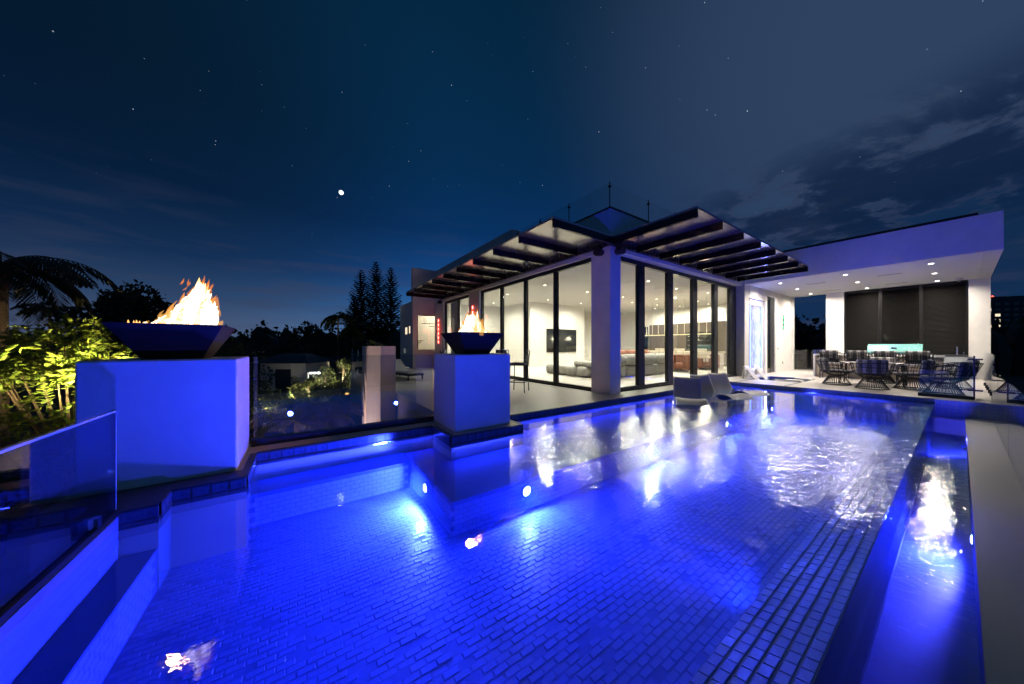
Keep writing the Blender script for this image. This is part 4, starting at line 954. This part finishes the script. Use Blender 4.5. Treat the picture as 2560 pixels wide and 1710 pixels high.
def norfolk(loc, label, h, rad, seed):
    rnd = random.Random(seed); o = thing('norfolk_pine', label, 'pine tree', loc, group='tall dark conifers beyond the garden')
    MB().tube([(0, 0, 0), (0, 0, h * .99)], [.28, .03], 7).build('trunk', 'bark', o)
    cr = MB(); nt = 40
    for i in range(nt):
        u = (i + .4) / nt; z = h * (.16 + .84 * u); r_ = rad * (1 - u) ** .78 * (.8 + .35 * rnd.random()) + .12; nb = 7 if u < .85 else 5; ph = rnd.uniform(0, 6.28)
        for k in range(nb):
            q = ph + 2 * math.pi * k / nb + rnd.uniform(-.2, .2); L = r_ * rnd.uniform(.75, 1.12); dirh = Vector((math.cos(q), math.sin(q), 0)); p0 = Vector((0, 0, z)); pts = [p0]
            for j in range(1, 7):
                s_ = j / 6; pts.append(p0 + dirh * L * s_ + Vector((0, 0, L * (-.16 * s_ + .52 * s_ * s_))))
            cr.tube(pts, [.05, .045, .04, .04, .035, .03, .01], 4)
            sd = dirh.cross(Vector((0, 0, 1)))
            for j in range(1, 7):
                for s_ in (-1, 1):
                    for w_ in range(3):
                        leaf(cr, pts[j], sd * s_ * rnd.uniform(.4, 1) + dirh * .8 + Vector((0, 0, rnd.uniform(.0, .5))), Vector((0, 0, 1)), .18 + .22 * L * (1 - .35 * j / 6) * rnd.uniform(.7, 1.1), .12 + .05 * L, False)
    cr.build('crown', 'needle', o, kind='stuff')
def at(px_t, d, z=-3.3): return (d * (cth + px_t * sth), d * (sth - px_t * cth), z)

# ------------------------------------------------------------------ garden
lawn = struct(MB().box(-14, 1.6, 8, 60, -3.35, -3.27).build('lawn', 'lawn'))
# floodlit shrub behind the large pedestal
rnd = random.Random(21)
bs = thing('floodlit_shrub', 'leafy yellow-green shrub lit by a garden floodlight behind the large pedestal', 'shrub', at(-1.43, 7.6))
cs = []
for i in range(34):
    q = rnd.uniform(0, 6.28); r_ = rnd.uniform(0, 1) ** .5; cs.append(((r_ * 1.75 * math.cos(q) , r_ * 1.5 * math.sin(q), rnd.uniform(1.6, 5.0) - r_ * .7), rnd.uniform(.28, .5)))
sm = MB()
for c, r_ in cs: sm.tube([(rnd.uniform(-.15, .15), rnd.uniform(-.15, .15), 0), (c[0] * .45, c[1] * .45, c[2] * .6), c], [.05, .03, .008], 5)
sm.build('stems', 'bark', bs)
lv = MB()
for i in range(420):          # sprays: an arching twig with paired leaves
    c, r_ = rnd.choice(cs); p = Vector(c) + rv(rnd) * r_ * .7; d = (rv(rnd) + Vector((0, 0, .35)) + Vector((c[0], c[1], 0)) * .35).normalized(); L = rnd.uniform(.35, .75)
    for k in range(9):
        pp = p + d * L * k / 9 + Vector((0, 0, -.22 * (k / 9) ** 2)); sd = d.cross(Vector((0, 0, 1))).normalized()
        for s_ in (-1, 1): leaf(lv, pp, sd * s_ + d * .6 + Vector((0, 0, rnd.uniform(-.3, .1))), Vector((0, 0, 1)), rnd.uniform(.10, .16), rnd.uniform(.06, .09))
leafy(rnd, lv, cs, 2600, .12)
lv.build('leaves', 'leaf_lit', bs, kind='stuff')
def uplight(loc, energy, col, label, aim=(0, 0, 1), ang=110, grp='garden uplights'):
    o = thing('garden_uplight', label, 'garden light', loc, group=grp)
    MB().lathe([(.05, 0), (.055, .09), (.045, .10), (.04, .085)], 0, 0, 10).build('housing', 'frame_black', o); MB().lathe([(.038, .08), (.03, .092), (.004, .094)], 0, 0, 10).build('bulb', 'lamp_white', o)
    lamp('SPOT', (0, 0, .13), energy, col, o, .05, aim, ang, .7); return o
pl_ = at(-1.30, 6.6, -.9)
fl_ = thing('garden_floodlight', 'garden floodlight on a stake lighting the shrub', 'garden light', (pl_[0], pl_[1], -3.3))
MB().tube([(0, 0, 0), (0, 0, 3.1)], .03, 6).build('stake', 'frame_black', fl_); MB().box(-.1, .1, -.03, .05, 3.1, 3.25).build('head', 'frame_black', fl_); MB().box(-.085, .085, .051, .055, 3.115, 3.235).build('lens', 'lamp_white', fl_)
lamp('SPOT', (0, .12, 3.2), 3600, (1, .80, .34), fl_, .06, (-.35, .85, .95), 120, .8)
palm('coconut_palm', at(-1.66, 9.2), 'leaning palm with drooping fronds at the far left edge', 7.0, 2.7, 5, 20, up=.8, trunk=.17, wid=.07)
# small lit trees on the lower lawn
for t_, d, h, sp_, sd, en, lab in ((-.79, 20, 1.5, .5, 1, 1100, 'small uplit shrub nearest the fence, lowest at left'), (-.704, 24, 2.0, .7, 2, 1100, 'uplit conical shrub in front of the guest house door'), (-.655, 25, 1.9, .55, 3, 1200, 'uplit slender shrub under the three-lamp post'),
                               (-.6065, 29, 2.5, 1.25, 4, 2200, 'round uplit tree right of the lamp post'), (-.548, 36, 2.9, 1.3, 5, 2600, 'farther uplit tree near the fence post')):
    L_ = at(t_, d); tree('lawn_tree', L_, lab, h, sp_, 40 + sd, 'leaf_garden', 620, .16, 'small uplit trees on the lower lawn', .05, .38, nb=12)
    uplight((L_[0] - .35, L_[1] - .45, -3.27), en, (1, .82, .45), 'uplight at the foot of the ' + lab.replace('uplit ', '')[:60], (.25, .3, 1), 95)
lp = thing('lamp_post', 'garden lamp post with three white lamps on its arm', 'lamp post', at(-.662, 27))
MB().tube([(0, 0, 0), (0, 0, 2.28)], .05, 8).build('post', 'stucco_dim', lp); MB().box(-.03, .03, -.05, .05, 2.2, 2.34).build('bracket', 'stucco_dim', lp); MB().box(-.03, .85, -.52, .03, 2.25, 2.29).build('arm', 'frame_black', lp)
for i in range(3): MB().lathe([(.09, 2.10), (.12, 2.16), (.10, 2.24)], .22 + i * .27, -.13 - i * .18, 10).build('bulb', 'lamp_white', lp)
lamp('POINT', (.5, -.3, 1.9), 60, (1, .95, .85), lp, .2)
gh = thing('guest_house', 'small white guest house with dark doorway and dark roof in the lower garden', 'building', at(-.74, 31), R(-34))
MB().box(-2.4, -.9, 0, .2, 0, 2.8).build('wall', 'stucco_dim', gh); MB().box(.7, 2.2, 0, .2, 0, 2.8).build('wall', 'stucco_dim', gh); MB().box(-.899, .699, 0, .2, 2.2, 2.8).build('wall', 'stucco_dim', gh); MB().box(-2.4, 2.2, .201, 4, 0, 2.79).build('body', 'stucco_dim', gh)
MB().box(-.88, .68, -.02, -.001, 0, 2.19).build('door', 'frame_black', gh); MB().loft([[(-3, -.7, 2.81), (2.8, -.7, 2.81), (2.8, 4.4, 2.81), (-3, 4.4, 2.81)], [(-1.4, 1.4, 3.7), (1.2, 1.4, 3.7), (1.2, 2.4, 3.7), (-1.4, 2.4, 3.7)]]).build('roof', 'coping_dark', gh)
gl_ = at(-.76, 28.6, -3.27); uplight(gl_, 45, (1, .85, .6), 'uplight washing the white wall of the guest house', (.2, .6, 1), 80)
lt = thing('garden_lantern', 'small glowing orange lantern on the lower lawn', 'lantern', at(-.5365, 27))
MB().lathe([(.05, 0), (.22, .14), (.26, .24), (.20, .30)], 0, 0, 14).build('bowl', 'frame_black', lt); MB().lathe([(.19, .28), (.12, .40), (.02, .44)], 0, 0, 12).build('glow', 'ember', lt)
for t_, d, h, fl2, sd, lab in ((-.70, 8.6, 2.45, 1.6, 8, 'feathery garden palm just below the glass fence'), (-.60, 9.6, 2.35, 1.35, 9, 'second feathery palm below the glass fence near its post'), (-.83, 8.0, 2.1, .9, 10, 'low fan plant below the left end of the glass fence')):
    palm('garden_palm', at(t_, d), lab, h, fl2, sd, 15, 'leaf_palm', wid=.035, nl=24, trunk=.08, up=1.0)
for i, (t_, d, lab) in enumerate(((-.84, 17, 'dim shrub at the far left of the lower lawn, nearest the large pedestal'), (-.80, 23, 'dim shrub against the guest house wall'), (-.765, 18, 'dim shrub on the lawn in front of the guest house doorway'), (-.70, 21, 'dim shrub between the two uplit slender shrubs'),
        (-.63, 22, 'dim shrub in front of the lamp post'), (-.60, 27, 'dim shrub left of the round uplit tree'), (-.565, 30, 'dim shrub between the two uplit trees'), (-.52, 26, 'dim shrub beside the orange lantern'), (-.57, 20, 'dim shrub close to the freestanding white wall'))):
    tree('garden_shrub', at(t_, d), lab, 1.5 + .25 * (i % 3), .9, 70 + i, 'leaf_garden', 420, .17, 'dim shrubs on the lower lawn', .05, .12, 'shrub', 10)
for t_, d, lab in ((-.80, 17, 'small uplight near the left end of the lower lawn'), (-.70, 19, 'small uplight in front of the guest house'), (-.60, 24, 'small uplight below the lamp post'), (-.545, 24, 'small uplight beside the orange lantern')): uplight(at(t_, d), 380, (1, .84, .5), lab, (.1, .4, 1), 120)
uplight(at(-.67, 8.0, -3.28), 700, (1, .62, .52), 'added uplight under the feathery palms below the fence', (0, .2, 1), 120)  # added lamp, standing in for the pinkish light that spills onto the palms
for x, y, lab in ((2.45, 12.5, 'leafy potted plant on the west terrace seen through the fence'),):
    o = thing('potted_plant', lab, 'plant', (x, y, 0)); MB().lathe([(.18, 0), (.26, .45), (.24, .46), (.2, .42)], 0, 0, 14).build('pot', 'stucco_dim', o)
    q = MB(); leafy(rnd, q, [((rnd.uniform(-.3, .3), rnd.uniform(-.3, .3), rnd.uniform(.7, 1.3)), .26) for i in range(7)], 380, .14); q.build('leaves', 'leaf_garden', o, kind='stuff'); MB().tube([(0, 0, .4), (.03, 0, 1.1)], .025, 5).build('stem', 'bark', o)
# trees on the skyline
norfolk(at(-.4896, 60), 'tall dark conifer, left of the three', 19.3, 3.6, 1)
norfolk(at(-.4416, 60), 'tallest dark conifer, middle of the three', 20.9, 4.1, 2)
norfolk(at(-.3935, 60), 'tall dark conifer, right of the three beside the house', 19.8, 3.6, 3)
norfolk(at(-.512, 62), 'short dark conifer at the foot of the three tall ones', 14.6, 3.0, 4)
palm('distant_palm', at(-.565, 44), 'dark palm with curved fronds left of the conifers', 8.6, 3.0, 12, 18, 'leaf_dark', wid=.16, nl=18, up=.9)
palm('distant_palm', at(-.515, 46), 'dark palm just below the conifers', 7.4, 3.3, 13, 18, 'leaf_dark', wid=.16, nl=18, up=.8)
tree('distant_tree', at(-.645, 46), 'loose dark tree left of the distant palms', 8.2, 3.0, 14, 'leaf_dark', 1300, .42)
tree('distant_tree', at(-1.22, 36), 'broad dark dome-shaped tree behind the large fire bowl', 10.3, 5.2, 15, 'leaf_dark', 7000, .55, crown0=.22, nb=44)
tree('distant_tree', at(-1.02, 27), 'dark tree right of the large flame', 5.9, 2.3, 16, 'leaf_dark', 1500, .26, crown0=.2)
tree('distant_tree', at(-.90, 24), 'dark rounded tree behind the left end of the glass fence', 4.6, 2.2, 17, 'leaf_dark', 1500, .24, crown0=.15)
tree('distant_tree', at(-1.10, 14), 'taller dim leafy tree rising behind the floodlit shrub', 5.6, 1.5, 18, 'leaf_garden', 1300, .16, crown0=.3)
palm('distant_palm', at(-1.50, 30), 'dark palm low on the skyline right of the leaning palm', 8.2, 2.6, 19, 16, 'leaf_dark', wid=.16, nl=16)
tl = MB(); rnd = random.Random(33)
for i in range(250):
    b = rnd.uniform(-1.75, 1.9); d = rnd.uniform(48, 70); p = at(b, d); h = rnd.uniform(5.2, 8.6) * (d / 58); 
    if b > -.35 : h *= 1.25
    r_ = rnd.uniform(1.8, 3.2)
    for k in range(46):
        q = rv(rnd); pp = Vector(p) + Vector((q.x * r_, q.y * r_, h * (.5 + .48 * q.z))); L = rnd.uniform(.5, 1.1); leaf(tl, pp, q + rv(rnd) * .8, rv(rnd), L, L * .6)
    tl.lathe([(r_ * .75, p[2]), (r_ * .85, p[2] + h * .45), (r_ * .5, p[2] + h * .8), (.1, p[2] + h * .92)], p[0], p[1], 7)
tl.build('treeline', 'leaf_dark', kind='stuff', label='dark distant belt of trees along the horizon', category='trees')

# ------------------------------------------------------------------ distant apartment tower and moon
tw = thing('apartment_tower', 'dark distant apartment tower with lit windows at the right edge', 'building', at(1.66, 84), R(55.484 - 90 - 20))
MB().box(-7.5, 12, 0, 14, 0, 17.6).build('wall', 'tower_wall', tw); MB().box(-6.6, 12, .5, 13, 17.601, 18.3).build('roof', 'tower_wall', tw)
rnd = random.Random(5)
litw = {(1, 0), (2, 1), (3, 1), (4, 0), (4, 1), (1, 6), (2, 6), (3, 6), (4, 4), (4, 6), (6, 6), (5, 0), (2, 7), (3, 7), (6, 8), (1, 8)}
for fl in range(8):
    MB().box(-7.6, 12, -.5, -.001, 16.6 - fl * 1.55 - 1.30, 16.6 - fl * 1.55 - 1.22).build('balcony_slab', 'tower_wall', tw)
    for k in range(11):
        x = -7.0 + k * 1.7; z = 16.6 - fl * 1.55; w = MB().box(x, x + 1.1, -.06, -.002, z - .85, z).build('window', 'frame_black', tw)
        MB().box(x + .06, x + 1.04, -.075, -.061, z - .80, z - .06).build('pane', 'window_warm' if (fl, k) in litw else ('window_dim' if rnd.random() < .10 else 'tv_black'), w)
MB().lathe([(.16, 18.31), (.24, 18.5), (.05, 18.75)], -4.2, 2, 8).build('beacon', 'beacon_red', tw); MB().lathe([(.08, 18.31), (.12, 18.4), (.03, 18.5)], -1.2, 2, 8).build('beacon', 'beacon_green', tw)
dv = Vector(dirv(853, 480)); mo = MB()
ring = []
for i in range(9):
    a = math.pi * i / 8; ring.append((4.9 * math.sin(a) + .001, 4.9 * math.cos(a)))
mo.lathe(ring, 0, 0, 20); o = mo.build('moon', 'moon_face', None, tuple(dv * 900), smooth=True); tag(o, 'small bright moon in the dusk sky', 'moon')
